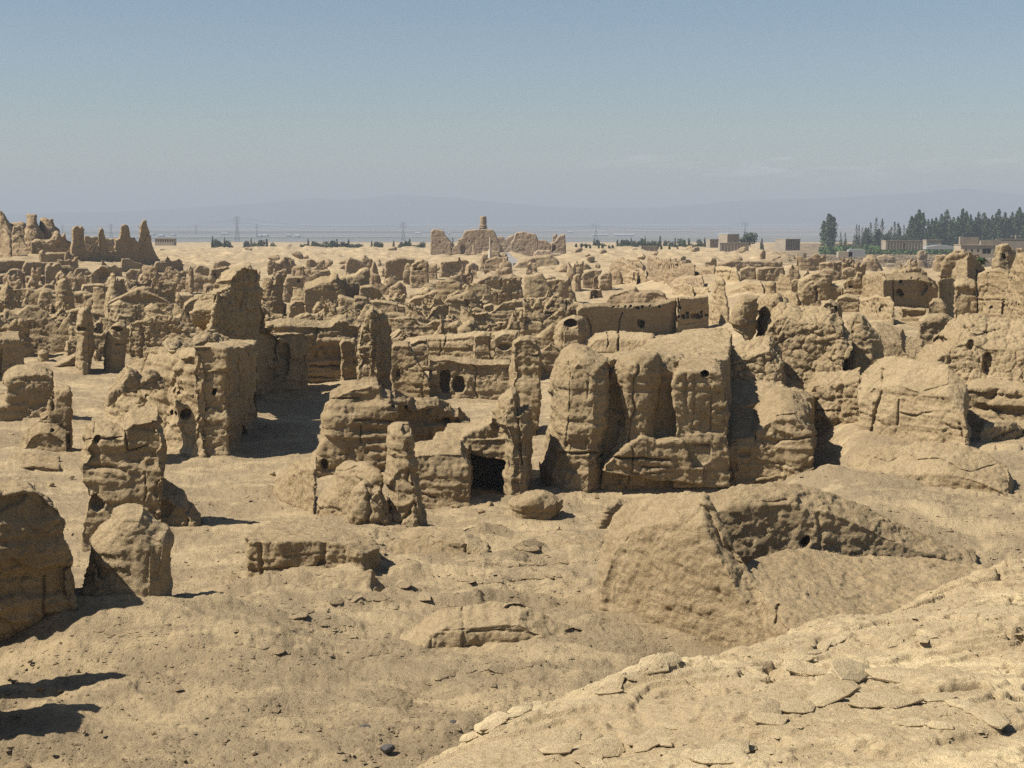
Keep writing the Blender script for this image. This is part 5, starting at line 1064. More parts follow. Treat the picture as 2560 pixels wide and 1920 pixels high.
q('D', 'ruined_tower', 'tall sunlit pitted tower cut by the picture edge', ('Y', 84, 80), 3, [(2055, 1120), (2070, 870), (2080, 720), (2122, 620), (2152, 530), (2212, 528), (2280, 560), (2300, 1120)], st='c', amp=.6, holes=[(2080, 968, 6, 10, .4), (2110, 968, 6, 10, .4), (2140, 970, 6, 10, .4), (2170, 972, 6, 10, .4)])
q('D', 'earthen_block', 'small domed block standing on a pale wall in the open court', ('Y', 74, 74), 1.8, [(1370, 1110), (1385, 960), (1422, 925), (1502, 928), (1532, 980), (1540, 1110)])
q('D', 'wall_ruin', 'pale retaining wall below the small domed block', ('Y', 70, 70), 2.6, [(1300, 1250), (1312, 1100), (1370, 1060), (1540, 1060), (1600, 1100), (1610, 1250)], st='s')
q('D', 'earthen_mound', 'great rumpled slope of crust and shadowed clefts below the pitted tower', ('Y', 62, 60), 7, [(1290, 1640), (1312, 1320), (1400, 1240), (1562, 1120), (1642, 1060), (1762, 1038), (1902, 1080), (2100, 1100), (2330, 1110), (2340, 1640)], st='c', bat=.35, dr=1.1, amp=.9, holes=[(1490, 1290, 60, 40, .6, 2), (1750, 1320, 34, 40, .4, 2), (1900, 1490, 40, 100, .5, 2)], grooves=[([(1700, 1170), (1800, 1250), (2000, 1190)], 14, .3)])
q('D', 'earthen_mound', 'hollowed slope of pale earth between the split boulder and the open court', ('Y', 66, 66), 5, [(860, 1460), (885, 1140), (930, 1112), (1050, 1140), (1165, 1170), (1182, 1230), (1340, 1280), (1345, 1500), (1040, 1460)], st='m', bat=.3, dr=.7)

# stubs and stumps so worn that nothing tells one from the next, crowded between the taller walls
fr = random.Random(11)
def fillers():
    n = 0
    for k in range(1600):
        if n >= 235: break
        px = fr.uniform(-20, 2580); py = fr.uniform(660, 945)
        if px < 700 and py > 905: continue
        if 690 < px < 840 and py > 860: continue
        if 1190 < px < 1330 and 735 < py < 765: continue
        if 1410 < px < 1920 and py > 700: continue
        if px > 1880 and py > 700 and fr.random() < 0.6: continue
        if px > 1880 and py > 790: continue
        if 420 < px < 1900 and py < 672: continue
        if px > 1830 and py < 675: continue
        Y = hit(px, py); h = fr.uniform(1.3, 3.5); w = h * fr.uniform(0.35, 1.7)
        hp = h / Y * F; wp = w / Y * F; m = fr.randrange(3, 7)
        top = [(px - wp / 2 + wp * (i / m), py - hp * fr.uniform(0.5, 1.0)) for i in range(m + 1)]
        pts = [(px - wp / 2 - 3, py)] + top + [(px + wp / 2 + 3, py)]
        ruin('Z', 'wall_remnant', 'worn remnant %d' % n, 'wall remnant', [((py, py), fr.uniform(0.8, 1.8), pts, {'rd': fr.random() < 0.45})], st=fr.choice('nncs'), group='worn remnants between the taller walls', amp=0.8)
        RUINS[-1]['label'] = 'low worn remnant of earth crowded between the taller walls'
        n += 1
fillers()

# ------------------------------------------------------------------ the temple on the far side of the desert
def temple(label, pts, Y, T, **o):
    h = o.pop('holes', ()); g = o.pop('grooves', ())
    ruin('N', 'temple_wall', label, 'temple wall', [(('Y', Y, Y), T, pts, o)], holes=h, grooves=g, amp=0.22, st='s', mat_='temple', group='walls of the ruined temple', vox=0.14)
M['temple'] = earth("ruddy_rammed_earth", (0.330, 0.250, 0.168), (0.245, 0.182, 0.120), strata=0.8, bump_big=0.5, bump_fine=0.3, fscale=1.6)
temple('blocky temple wall with one sloping side and a sunlit end, beside a gap of green', [(140, 640), (150, 322), (188, 290), (320, 308), (350, 372), (432, 470), (436, 640)], 384, 3.2, bat=.02, holes=[(275, 475, 12, 18, .4)])
temple('long stepped temple wall beneath the round stupa drum', [(425, 640), (440, 540), (508, 500), (520, 430), (576, 420), (600, 342), (630, 308), (800, 292), (1000, 294), (1042, 340), (1062, 400), (1118, 520), (1108, 640)], 384, 3.0, bat=.02, holes=[(600, 570, 34, 60, .9, 3), (990, 470, 14, 18, .4), (680, 460, 9, 12, .4)])
temple('humped temple wall across the path from the stupa', [(1252, 640), (1250, 485), (1290, 440), (1300, 380), (1330, 338), (1430, 322), (1500, 345), (1592, 350), (1632, 430), (1636, 640)], 386, 3.0, bat=.03)
temple('low sagging temple wall before the corner tower', [(1630, 640), (1632, 440), (1720, 438), (1790, 480), (1822, 520), (1824, 640)], 386, 2.4, bat=.03)
temple('corner tower of the temple with a small square doorway', [(1814, 660), (1820, 482), (1882, 440), (1892, 410), (1950, 370), (2002, 356), (2014, 500), (2022, 660)], 383, 3.0, bat=.01, holes=[(1850, 560, 26, 46, 1.2)])
temple('pale leaning slab poking up behind the corner tower', [(1822, 520), (1836, 390), (1886, 342), (1898, 400), (1880, 520)], 392, 1.6)
temple('shadowed inner temple wall glimpsed through the gap by the path', [(1060, 560), (1070, 395), (1130, 390), (1190, 440), (1210, 400), (1240, 390), (1300, 366), (1300, 560)], 410, 2.4)
temple('short white-edged pillar with a black shadow before the long stepped wall', [(715, 640), (722, 520), (738, 505), (752, 520), (762, 560), (780, 640)], 381, 1.6)
temple('low walls at the foot of the temple beside the path', [(1105, 610), (1110, 500), (1180, 490), (1210, 530), (1250, 540), (1255, 610)], 396, 2.0)
temple('broken terrace edge under the corner tower', [(1560, 670), (1572, 620), (1620, 585), (1800, 582), (1840, 620), (2020, 640), (2030, 670)], 374, 3.0, bat=.1)
finish_ruins()
make_ground()

st = empty('stupa', (0, 0, 0))
c0 = at(1208, 575, 396)
st.location = (c0.x, c0.y, c0.z - 4)
def lathe(prof, n=20, jit=0.04, seed=1):
    rnd = random.Random(seed); b = MB()
    for r, z in prof:
        for i in range(n):
            t = 2 * math.pi * i / n; rr = r * (1 + rnd.uniform(-jit, jit))
            b.v.append((rr * math.cos(t), rr * math.sin(t), z + rnd.uniform(-jit, jit)))
    for k in range(len(prof) - 1):
        for i in range(n):
            j = (i + 1) % n
            b.f.append((k * n + i, k * n + j, k * n + n + j, k * n + n + i))
    b.f.append(tuple((len(prof) - 1) * n + i for i in range(n)))
    return b
lathe([(0.88, 5.35), (0.9, 6.2), (0.87, 7.1), (0.84, 7.55), (0.5, 7.65)]).build('drum', M['temple'], st)
lathe([(0.8, 4.3), (1.05, 4.45), (1.08, 4.7), (0.85, 4.85), (0.98, 5.0), (1.04, 5.2), (0.85, 5.35)], seed=3).build('moulding', M['temple'], st)
b = MB(); b.box(-1.0, 1.0, -1.0, 1.0, 0, 4.35); b.build('pedestal', M['brown'], st)
tag(st, 'round brick stupa drum on a square pedestal, tallest thing at the temple', 'stupa')

# boardwalk of pale planks leading to the temple, and the thin pole on the platform
def ground_strip(name, Lp, Rp, c, up, th, m, label):
    V, Fc = [], []
    for a, b_ in zip(Lp, Rp):
        for p in (a, b_):
            px, py = full(c, p); Y = hit(px, py + 3); w = at(px, py, Y)
            V.append((w.x, w.y, ground(w.x, w.y) + up))
    n = len(V)
    V += [(x, y, z - th) for x, y, z in V]
    for k in range(0, n - 2, 2):
        Fc += [(k, k + 1, k + 3, k + 2), (k + n, k + 2 + n, k + 3 + n, k + 1 + n), (k, k + 2, k + 2 + n, k + n), (k + 1, k + 1 + n, k + 3 + n, k + 3)]
    Fc += [(0, n, n + 1, 1), (n - 2, n - 1, 2 * n - 1, 2 * n - 2)]
    me = bpy.data.meshes.new(name); me.from_pydata(V, [], Fc); me.update()
    return tag(link_mesh(name, me, m), label, kind='structure')
M['plank'] = flat("bleached_planks", (0.22, 0.21, 0.19), vary=0.08)
ground_strip('path', [(1110, 597), (1128, 650), (1150, 700), (1220, 745), (1290, 778)], [(1222, 596), (1240, 630), (1262, 665), (1330, 720), (1392, 775)], 'N', 0.45, 0.9, M['plank'], 'pale boarded path leading to the temple')
M['pole'] = flat("pale_pole", (0.434, 0.385, 0.301))
pl = MB(); pp = at(*full('N', (968, 590)), 242); tp = at(*full('N', (968, 400)), 242)
pl.bar((0, 0, -1.0), (0, 0, tp.z - pp.z), 0.13, 8, 0.1); pl.bar((0, 0, -1.2), (0, 0, 0.25), 0.35, 8, 0.25)
tag(pl.build('marker_pole', M['pole'], loc=pp), 'thin pale pole standing on the flat-topped platform before the temple', 'pole')

# ------------------------------------------------------------------ trees
M['leaf'] = flat("poplar_leaves", (0.046, 0.078, 0.028), vary=0.45, scale=0.35, rough=0.7)
M['leaf_dull'] = flat("dusty_leaves", (0.061, 0.076, 0.043), vary=0.45, scale=0.4, rough=0.8)
M['bark'] = flat("grey_bark", (0.112, 0.091, 0.070))
def leaves(n, shape, size, seed):
    rnd = random.Random(seed); V, Fc = [], []
    for i in range(n):
        p = shape(rnd)
        if p is None: continue
        s = size * rnd.uniform(0.55, 1.3)
        u = Vector((rnd.gauss(0, 1), rnd.gauss(0, 1), rnd.gauss(0, 1))).normalized()
        w = u.orthogonal().normalized(); w.rotate(__import__('mathutils').Quaternion(u, rnd.uniform(0, 6.3))); t = u.cross(w)
        k = len(V); p = Vector(p)
        V += [tuple(p + w * s), tuple(p + t * s * 0.7), tuple(p - w * s * 0.9), tuple(p - t * s * 0.6)]
        Fc.append((k, k + 1, k + 2, k + 3))
    me = bpy.data.meshes.new("crown"); me.from_pydata(V, [], Fc); me.update(); return me
def poplar_shape(plumes):
    def f(rnd):
        px, py, h, r, z0 = rnd.choice(plumes)
        t = rnd.random() ** 0.85
        prof = min(1, (1.01 - t) / 0.45) ** 0.65 * min(1, (t + 0.06) / 0.2) ** 0.5
        a = rnd.uniform(0, 6.283); q = math.sqrt(rnd.random()) * r * prof
        q *= 0.75 + 0.35 * math.sin(a * 3 + t * 9 + px * 5)
        return (px + q * math.cos(a), py + q * math.sin(a), z0 + t * (h - z0))
    return f
def bush_shape(lobes):
    def f(rnd):
        x, y, z, r = rnd.choice(lobes)
        v = Vector((rnd.gauss(0, 1), rnd.gauss(0, 1), rnd.gauss(0, 1))).normalized() * r * rnd.random() ** 0.4
        return (x + v.x, y + v.y, max(0.1, z + v.z * 0.85))
    return f
def trunk_mesh(h, r, limbs, seed):
    rnd = random.Random(seed); b = MB()
    b.bar((0, 0, -0.6), (0, 0, h * 0.5), r, 7, r * 0.7); b.bar((0, 0, h * 0.5), (0.05 * h * rnd.uniform(-1, 1), 0, h * 0.97), r * 0.7, 6, r * 0.12)
    for i in range(limbs):
        z = h * rnd.uniform(0.2, 0.75); a = rnd.uniform(0, 6.28); q = h * 0.12
        b.bar((0, 0, z), (q * math.cos(a), q * math.sin(a), z + h * 0.16), r * 0.4, 5, r * 0.08)
    return b.mesh("trunk")
rnd = random.Random(7)
TREES = {}
def kind(name, crown, trunk, h, w): TREES[name] = (crown, trunk, h, w)   # real size of the pattern tree
for i in range(5):
    r_ = random.Random(40 + i)
    pls = [(0, 0, 10, 1.25, 0.7)] + [(r_.uniform(-0.9, 0.9), r_.uniform(-0.7, 0.7), r_.uniform(6, 9.4), r_.uniform(0.5, 0.85), 0.6) for _ in range(4)]
    kind('poplar%d' % i, leaves(2600, poplar_shape(pls), 0.26, i), trunk_mesh(10, 0.16, 8, i), 10, 3.2)
for i in range(2):
    r_ = random.Random(60 + i)
    pls = [(0, 0, 10, 1.7, 0.5)] + [(r_.uniform(-1.6, 1.6), r_.uniform(-1.4, 1.4), r_.uniform(7.5, 9.8), r_.uniform(0.8, 1.2), 0.5) for _ in range(6)]
    kind('broad%d' % i, leaves(3800, poplar_shape(pls), 0.28, 80 + i), trunk_mesh(10, 0.22, 9, i), 10, 5.0)
for i in range(2):
    r_ = random.Random(90 + i)
    pls = [(0, 0, 10, 0.7, 0.4), (0.5, 0.2, 5.5, 0.6, 0.4), (-0.5, 0, 4.5, 0.7, 0.3)]
    kind('thin%d' % i, leaves(420, poplar_shape(pls), 0.26, 90 + i), trunk_mesh(10, 0.10, 14, i), 10, 1.9)
for i in range(4):
    r_ = random.Random(120 + i)
    lob = [(r_.uniform(-1.2, 1.2), r_.uniform(-1, 1), r_.uniform(1.0, 3.0), r_.uniform(0.7, 1.15)) for _ in range(9)] + [(0, 0, 1.2, 1.3)]
    kind('bush%d' % i, leaves(900, bush_shape(lob), 0.24, 120 + i), trunk_mesh(3.2, 0.12, 6, i), 4.0, 4.2)
used = set()
def tree(k, px, ptop, Y, name, label, group, wpx=None, m='leaf', base=None, cat='tree'):
    cr_, tr_, h0, w0 = TREES[k]
    top = at(px, ptop, Y); zg = ground(top.x, top.y) if base is None else at(px, base, Y).z
    h = max(1.0, top.z - zg)
    o = empty(name, (top.x, Y, zg), rnd.uniform(0, 6.28))
    s = h / h0; ws = (wpx / F * Y) / w0 if wpx else s
    for nm, me, mm in (('trunk', tr_, 'bark'), ('crown', cr_, m)):
        c = bpy.data.objects.new(nm, me); COL.objects.link(c); c.parent = o
        if not me.materials: me.materials.append(None)
        c.material_slots[0].link = 'OBJECT'; c.material_slots[0].material = M[mm]
        c.scale = (ws, ws, s)
    tag(o, label, cat, group)
    return o
def P_(x, y): return full('P', (x, y))
def poplar(x, ytop, w, k, label, group='row of poplars behind the vineyard', Y=None, m='leaf'):
    px, pt = P_(x, ytop)
    tree(k, px, pt, Y or rnd.uniform(770, 830), 'poplar_tree', label, group, w * 3.9 * CROP['P'][2], m)
poplar(98, 150, 62, 'broad0', 'dense poplar standing alone at the open end of the row', None, 790)
poplar(1078, 105, 64, 'broad1', 'broadest dark poplar, first full tree of the row behind the long brick house', None, 780)
for x, y, w in ((1175, 208, 26), (1215, 202, 24), (1258, 188, 30), (1320, 152, 34), (1380, 104, 40), (1412, 190, 22), (1450, 188, 34), (1500, 178, 36), (1552, 94, 36), (1592, 118, 36), (1635, 160, 36), (1688, 188, 36), (1720, 128, 30), (1782, 138, 40), (1830, 200, 34), (1870, 162, 24), (1908, 150, 28), (1944, 98, 36), (2006, 134, 36), (2050, 198, 30), (2086, 130, 30), (2126, 150, 26), (2166, 80, 40), (2202, 140, 36), (1290, 230, 40), (1475, 230, 40), (1660, 230, 44), (1760, 220, 40), (1975, 210, 40), (2230, 120, 40), (2270, 150, 40), (1350, 205, 34), (1430, 215, 34), (1530, 190, 34), (1575, 170, 32), (1610, 185, 34), (1740, 200, 36), (1805, 190, 34), (1890, 215, 34), (1925, 190, 32), (2030, 190, 34), (2070, 200, 34), (2110, 185, 34), (2185, 170, 34)):
    poplar(x, y, w, 'poplar%d' % rnd.randrange(5), 'tall dark green poplar packed into the row behind the vineyard')
for x, y, w, k in ((226, 345, 11, 'thin0'), (275, 350, 11, 'thin1')):
    poplar(x, y, w, k, 'tiny slim poplar sapling in the gap beside the lone poplar', 'slim saplings beside the lone poplar', 800)
for x, y, w, k in ((372, 375, 10, 'thin0'), (398, 262, 16, 'thin1'), (425, 272, 14, 'thin0'), (462, 290, 12, 'thin1'), (552, 245, 18, 'thin0'), (612, 185, 24, 'thin1'), (678, 205, 24, 'thin0'), (775, 285, 16, 'thin1'), (812, 238, 22, 'thin0'), (850, 240, 20, 'thin1'), (912, 270, 14, 'thin0'), (1000, 240, 16, 'thin1')):
    poplar(x, y, w, k, 'thin half-bare poplar with wispy top beside the full row', 'half-bare poplars by the vineyard', m='leaf_dull')
for x, y, w in ((497, 298, 26), (525, 300, 24), (970, 258, 26), (640, 310, 30), (862, 290, 24)):
    poplar(x, y, w, 'poplar%d' % rnd.randrange(5), 'short leafy poplar among the half-bare ones by the vineyard', 'short poplars by the vineyard')
for x, y, w in ((735, 312, 50), (905, 350, 40), (950, 355, 40), (700, 360, 34), (820, 350, 40), (580, 365, 40), (470, 390, 20), (1020, 350, 36)):
    px, pt = P_(x, y)
    tree('bush%d' % rnd.randrange(4), px, pt, rnd.uniform(770, 800), 'shrub', 'dusty olive shrub under the half-bare poplars', 'shrubs under the half-bare poplars', w * 2 * CROP['P'][2], 'leaf_dull', cat='shrub')
# trees of the valley that show above the desert rim
px, pt = full('O', (1560, 236))
tree('bush0', px, pt, 548, 'broadleaf_tree', 'bushy dark tree spreading over the mud brick yard', None, 54, 'leaf_dull')
band = [('A', 1835, 380), ('A', 1870, 388), ('A', 1905, 395), ('A', 1940, 390), ('A', 1975, 402), ('A', 2130, 405), ('A', 2170, 395), ('A', 2200, 385),
        ('B', 50, 400), ('B', 90, 402), ('B', 150, 412), ('B', 410, 405), ('B', 450, 404), ('B', 490, 408), ('B', 530, 412), ('B', 580, 430), ('B', 620, 412), ('B', 660, 405), ('B', 700, 403), ('B', 735, 406), ('B', 770, 420), ('B', 800, 405), ('B', 840, 425), ('B', 890, 415), ('B', 1000, 420), ('B', 1040, 416), ('B', 1072, 415), ('B', 1190, 418), ('B', 1250, 420), ('B', 1300, 412), ('B', 1328, 402), ('B', 1390, 420), ('B', 1430, 422), ('B', 1700, 395),
        ('C', 630, 420), ('C', 670, 412), ('C', 710, 400), ('C', 745, 398), ('C', 790, 425), ('C', 910, 410), ('C', 950, 400), ('C', 990, 395), ('C', 1030, 390), ('C', 1075, 378), ('C', 1110, 385), ('C', 1150, 384), ('C', 1190, 390), ('C', 1255, 372), ('C', 1280, 378), ('C', 1330, 400), ('C', 1370, 392), ('C', 1410, 396), ('C', 1450, 388), ('C', 1490, 395), ('C', 1530, 396), ('C', 1570, 405), ('C', 1620, 398), ('C', 1665, 390), ('C', 1760, 395), ('C', 1800, 405), ('C', 2160, 400)]
for i, (c, x, y) in enumerate(band):
    px, pt = full(c, (x, y))
    k = ('bush%d' % (i % 4)) if i % 3 else 'poplar%d' % (i % 5)
    tree(k, px, pt, rnd.uniform(590, 640), 'valley_tree', 'small dark tree showing above the rim of the desert', 'trees along the rim of the desert', rnd.uniform(20, 34) if i % 3 else rnd.uniform(8, 13), 'leaf_dull')
for c, x, y, yb in (('C', 555, 445, 478), ('C', 600, 445, 482), ('C', 640, 450, 486), ('C', 675, 455, 490), ('C', 750, 448, 490), ('C', 780, 452, 488), ('C', 840, 458, 488), ('C', 870, 455, 486), ('C', 1230, 440, 500), ('C', 1260, 450, 500), ('C', 1290, 455, 500), ('C', 1360, 460, 498), ('C', 1430, 470, 500)):
    px, pt = full(c, (x, y))
    tree('poplar%d' % rnd.randrange(5), px, pt, 500, 'sapling', 'dark leafy sapling on the sand before the valley trees', 'saplings on the sand', 9, 'leaf', base=full(c, (x, yb))[1])
px, pt = full('D', (1845, 555))
tree('bush1', px, pt, 150, 'shrub', 'green bush between the farmhouse and the jagged gable', None, 36, 'leaf', base=full('D', (1845, 640))[1], cat='shrub')

# vines and scrub: too many to count
def scatter(name, label, n, gen, size, m, seed):
    me = leaves(n, gen, size, seed); me.name = name
    return tag(link_mesh(name, me, M[m]), label, kind='stuff')
def vine_gen(r):
    row = r.randrange(9); Y = 640 + row * 12 + r.gauss(0, 0.8)
    x = r.uniform(0.206, 0.37) * Y
    return (x, Y, ground(x, Y) + abs(r.gauss(0, 1)) * 0.8 + 0.4)
M['vine'] = flat("vine_leaves", (0.054, 0.090, 0.025), vary=0.35, scale=0.2)
scatter('vineyard', 'green vineyard strip in front of the poplars', 9000, vine_gen, 0.75, 'vine', 5)
M['scrub'] = flat("dry_scrub", (0.105, 0.081, 0.045), vary=0.45, scale=0.15)
clumps = [(rnd.uniform(0.19, 0.40), rnd.uniform(300, 620)) for _ in range(500)]
def scrub_gen(r):
    a, Y = r.choice(clumps); x = a * Y + r.gauss(0, 1.6); y = Y + r.gauss(0, 1.6)
    return (x, y, ground(x, y) + abs(r.gauss(0, 0.3)))
scatter('scrub', 'dry brown scrub covering the ground before the fields', 15000, scrub_gen, 0.26, 'scrub', 6)

# ------------------------------------------------------------------ mud brick buildings by the fields
M['mud_wall'] = flat("mud_brick_wall", (0.275, 0.232, 0.178), vary=0.12, scale=0.5)
M['mud_pale'] = flat("pale_plaster", (0.350, 0.294, 0.217), vary=0.10, scale=0.4)
M['dark_gap'] = flat("unlit_room", (0.035, 0.029, 0.025))
M['roof_mud'] = flat("mud_roof", (0.294, 0.238, 0.168))
M['shed'] = flat("grey_green_sheet", (0.154, 0.175, 0.161))
M['white'] = flat("white_sheet", (0.30, 0.30, 0.295), vary=0.03)
def house(px, pybase, Y, w, d, h, yaw, label, name='mud_house', ribs=0, openings=0, m='mud_wall', group=None, door=False, lintel=0.35):
    p = at(px, pybase, Y)
    o = empty(name, (p.x, p.y, p.z - 0.5), yaw); h += 0.5
    tag(o, label, 'mud brick house', group)
    t = 0.35
    wl_ = MB()                                # four walls, open to the room behind the openings
    wl_.box(-w / 2, -w / 2 + t, t, d - t, 0, h); wl_.box(w / 2 - t, w / 2, t, d - t, 0, h); wl_.box(-w / 2, w / 2, d - t, d, 0, h)
    if openings:
        n = openings; z0, z1 = 0.5 + (h - .5) * 0.30, h - lintel
        wl_.box(-w / 2, w / 2, 0, t, 0, z0); wl_.box(-w / 2, w / 2, 0, t, z1, h)
        step = w / n
        for i in range(n + 1):
            x = -w / 2 + i * step
            wl_.box(max(-w / 2, x - step * .22), min(w / 2, x + step * .22), 0, t, z0, z1)
    elif door:
        wl_.box(-w / 2, -0.5, 0, t, 0, h); wl_.box(0.5, w / 2, 0, t, 0, h); wl_.box(-0.5, 0.5, 0, t, 2.5, h)
    else:
        wl_.box(-w / 2, w / 2, 0, t, 0, h)
    for i in range(ribs):
        x = -w / 2 + (i + 0.5) * w / ribs
        wl_.box(x - 0.12, x + 0.12, -0.14, -0.003, 0.2, h - 0.25)
        if ribs > 4: wl_.box(x - 0.09, x + 0.09, -0.12, -0.003, h * 0.45, h * 0.5)
    wl_.build('wall', M[m], o)
    rf = MB(); rf.box(-w / 2 + t + .01, w / 2 - t - .01, t + .01, d - t - .01, h - 0.5, h - 0.3); rf.build('roof', M['roof_mud'], o)
    cp = MB(); cp.box(-w / 2 - 0.08, w / 2 + 0.08, -0.16, t + 0.06, h + 0.003, h + 0.16); cp.box(-w / 2 - 0.08, -w / 2 + t + 0.06, t + 0.063, d, h + 0.003, h + 0.16); cp.build('coping', M['mud_pale'], o)
    return o
def OX(x, y): return full('O', (x, y))
def PX(x, y): return full('P', (x, y))
def yaw_house(cx_, cy_, Y, wl, wr, h, label, **k):
    """near corner at a pixel; widths of the sunny end and of the shaded long side in metres"""
    p = at(cx_, cy_, Y); a = R(38)
    o = house(cx_, cy_, Y, wr, wl, h, a, label, **k)
    o.location.x += math.cos(a) * wr / 2; o.location.y += math.sin(a) * wr / 2
    return o
G = 'mud brick drying houses'
yaw_house(*OX(2030, 466), 470, 4.4, 6.8, 3.0, 'cube-like mud drying house with one bright and one dark side, on the scrub', ribs=6, group=G)
yaw_house(*OX(1298, 400), 520, 4.2, 6.0, 3.2, 'dark-sided drying house under the bushy dark tree', ribs=5, group=G)
yaw_house(*OX(1080, 432), 530, 1.6, 5.2, 2.4, 'low dark drying house with a lit post at its end', ribs=4, group=G)
x, y = OX(1385, 498); house(x, y, 480, 9.4, 2.5, 2.7, R(4), 'long mud wall enclosing the yard below the bushy dark tree', name='yard_enclosure', ribs=9, group=G)
x, y = OX(318, 505); house(x, y, 470, 5.2, 3.5, 1.8, R(6), 'small dark flat hut out on the pale desert', ribs=3, group=G)
x, y = full('A', (1420, 450)); house(x, y, 480, 6.1, 3.2, 1.75, R(-3), 'drying house with a row of dark openings at the end of the skyline ruins', openings=8, group=G)
x, y = PX(912, 524); house(x, y, 560, 14.2, 5, 2.8, R(5), 'long ribbed mud brick house with a dark door in the middle', ribs=12, door=True, group=G)
x, y = PX(1235, 520); o = house(x, y, 575, 6.0, 4, 3.0, R(4), 'mud shed half covered with grey sheeting beside the long ribbed house', name='shed', group=G)
sh = MB(); sh.box(-2.9, 1.2, -0.5, -0.18, 0.3, 2.3); sh.build('sheet_cover', M['shed'], o)
# farmhouse
p = at(*PX(1700, 605), 380)
fh = empty('farmhouse', (p.x, p.y, p.z - 0.5), R(3)); tag(fh, 'flat-roofed farmhouse with a wide dark window behind the jagged gable', 'farmhouse')
b = MB(); b.box(-4.2, -0.9, 0, 5, 0, 3.1); b.box(4.0, 4.4, 0, 5, 0, 3.1); b.box(-0.9, 4.0, 4.6, 5, 0, 3.1); b.box(-0.9, 4.0, 0, .35, 0, 1.0); b.box(-0.9, 1.4, 0, .35, 1.0, 3.1); b.box(1.4, 4.0, 0, .35, 2.35, 3.1); b.box(3.75, 4.0, 0, .35, 1.0, 2.35)
b.build('wall', M['mud_pale'], fh)
b = MB(); b.box(-4.3, 4.5, -0.15, 5.1, 3.103, 3.3); b.build('roof', M['roof_mud'], fh)
wf = MB(); wf.box(1.42, 1.5, .1, .2, 1.02, 2.33); wf.box(3.65, 3.73, .1, .2, 1.02, 2.33); wf.box(2.5, 2.58, .1, .2, 1.02, 2.33); wfo = wf.build('window', M['mud_pale'], fh)
g_ = MB(); g_.box(1.5, 2.5, .13, .16, 1.02, 2.33); g_.box(2.58, 3.65, .13, .16, 1.02, 2.33); g_.build('pane', M['dark_gap'], wfo)
for x0 in (-3.2, -1.6, 0.0):
    a_ = MB(); a_.box(x0, x0 + .5, -.02, -.003, 1.5, 2.2); a_.build('small_window', M['dark_gap'], fh)
b = MB(); b.box(-4.3, -3.4, .5, 1.4, 3.304, 5.3); b.box(-3.3, 1.2, 2.2, 2.5, 3.304, 5.2); b.box(1.3, 6.8, 1.4, 1.7, 3.304, 4.5); b.box(1.0, 1.8, .3, 1.1, 3.304, 4.2); b.build('upper_wall', M['mud_wall'], fh)
p = at(*PX(2140, 520), 420)
b = MB(); b.box(-6, 6, 0, .5, -1, 2.4); b.box(-6, 6, -.1, .6, 2.403, 2.55)
tag(b.build('garden_wall', M['mud_wall'], loc=p), 'long low mud wall closing off the farm at the picture edge', 'mud wall')
p = at(*PX(1316, 528), 500); b = MB()
for i in range(9):
    x0 = -5 + i * 1.1; hh_ = 0.9 + 0.5 * math.sin(i * .39)
    b.box(x0, x0 + 1.09, 0, 4, 0, hh_)
tag(b.build('white_sheet', M['white'], loc=(p.x, p.y, p.z - .2)), 'bright white sheet lying beside the long ribbed house', 'plastic sheet')
for (x, y, w), lab in zip(((400, 575, 4.2), (275, 578, 3.6)), ('pale block of rubble lying on the brown scrub, the larger of two', 'thin pale strip of rubble lying on the brown scrub')):
    p = at(*PX(x, y), 380); b = MB(); b.box(-w / 2, w / 2, 0, 2, -1, .8 if x == 400 else .35); b.box(-w / 2 + .3, w / 2 - .6, .3, 1.4, .803 if x == 400 else .353, 1.0 if x == 400 else .5)
    tag(b.build('pale_block', M['white' if x == 400 else 'mud_pale'], loc=p), lab, 'block')
p = at(*PX(2120, 462), 520); t_ = at(*PX(2120, 380), 520)
b = MB(); b.bar((0, 0, -2), (0, 0, t_.z - p.z), .14, 6, .1); b.bar((-1.8, 0, t_.z - p.z - .4), (1.8, 0, t_.z - p.z - .4), .09); 
for sx_ in (-1.5, 0, 1.5): b.bar((sx_, 0, t_.z - p.z - .35), (sx_, 0, t_.z - p.z + .1), .08)
tag(b.build('utility_pole', M['pole'], loc=p), 'slim utility pole with one crossarm before the poplars', 'utility pole')

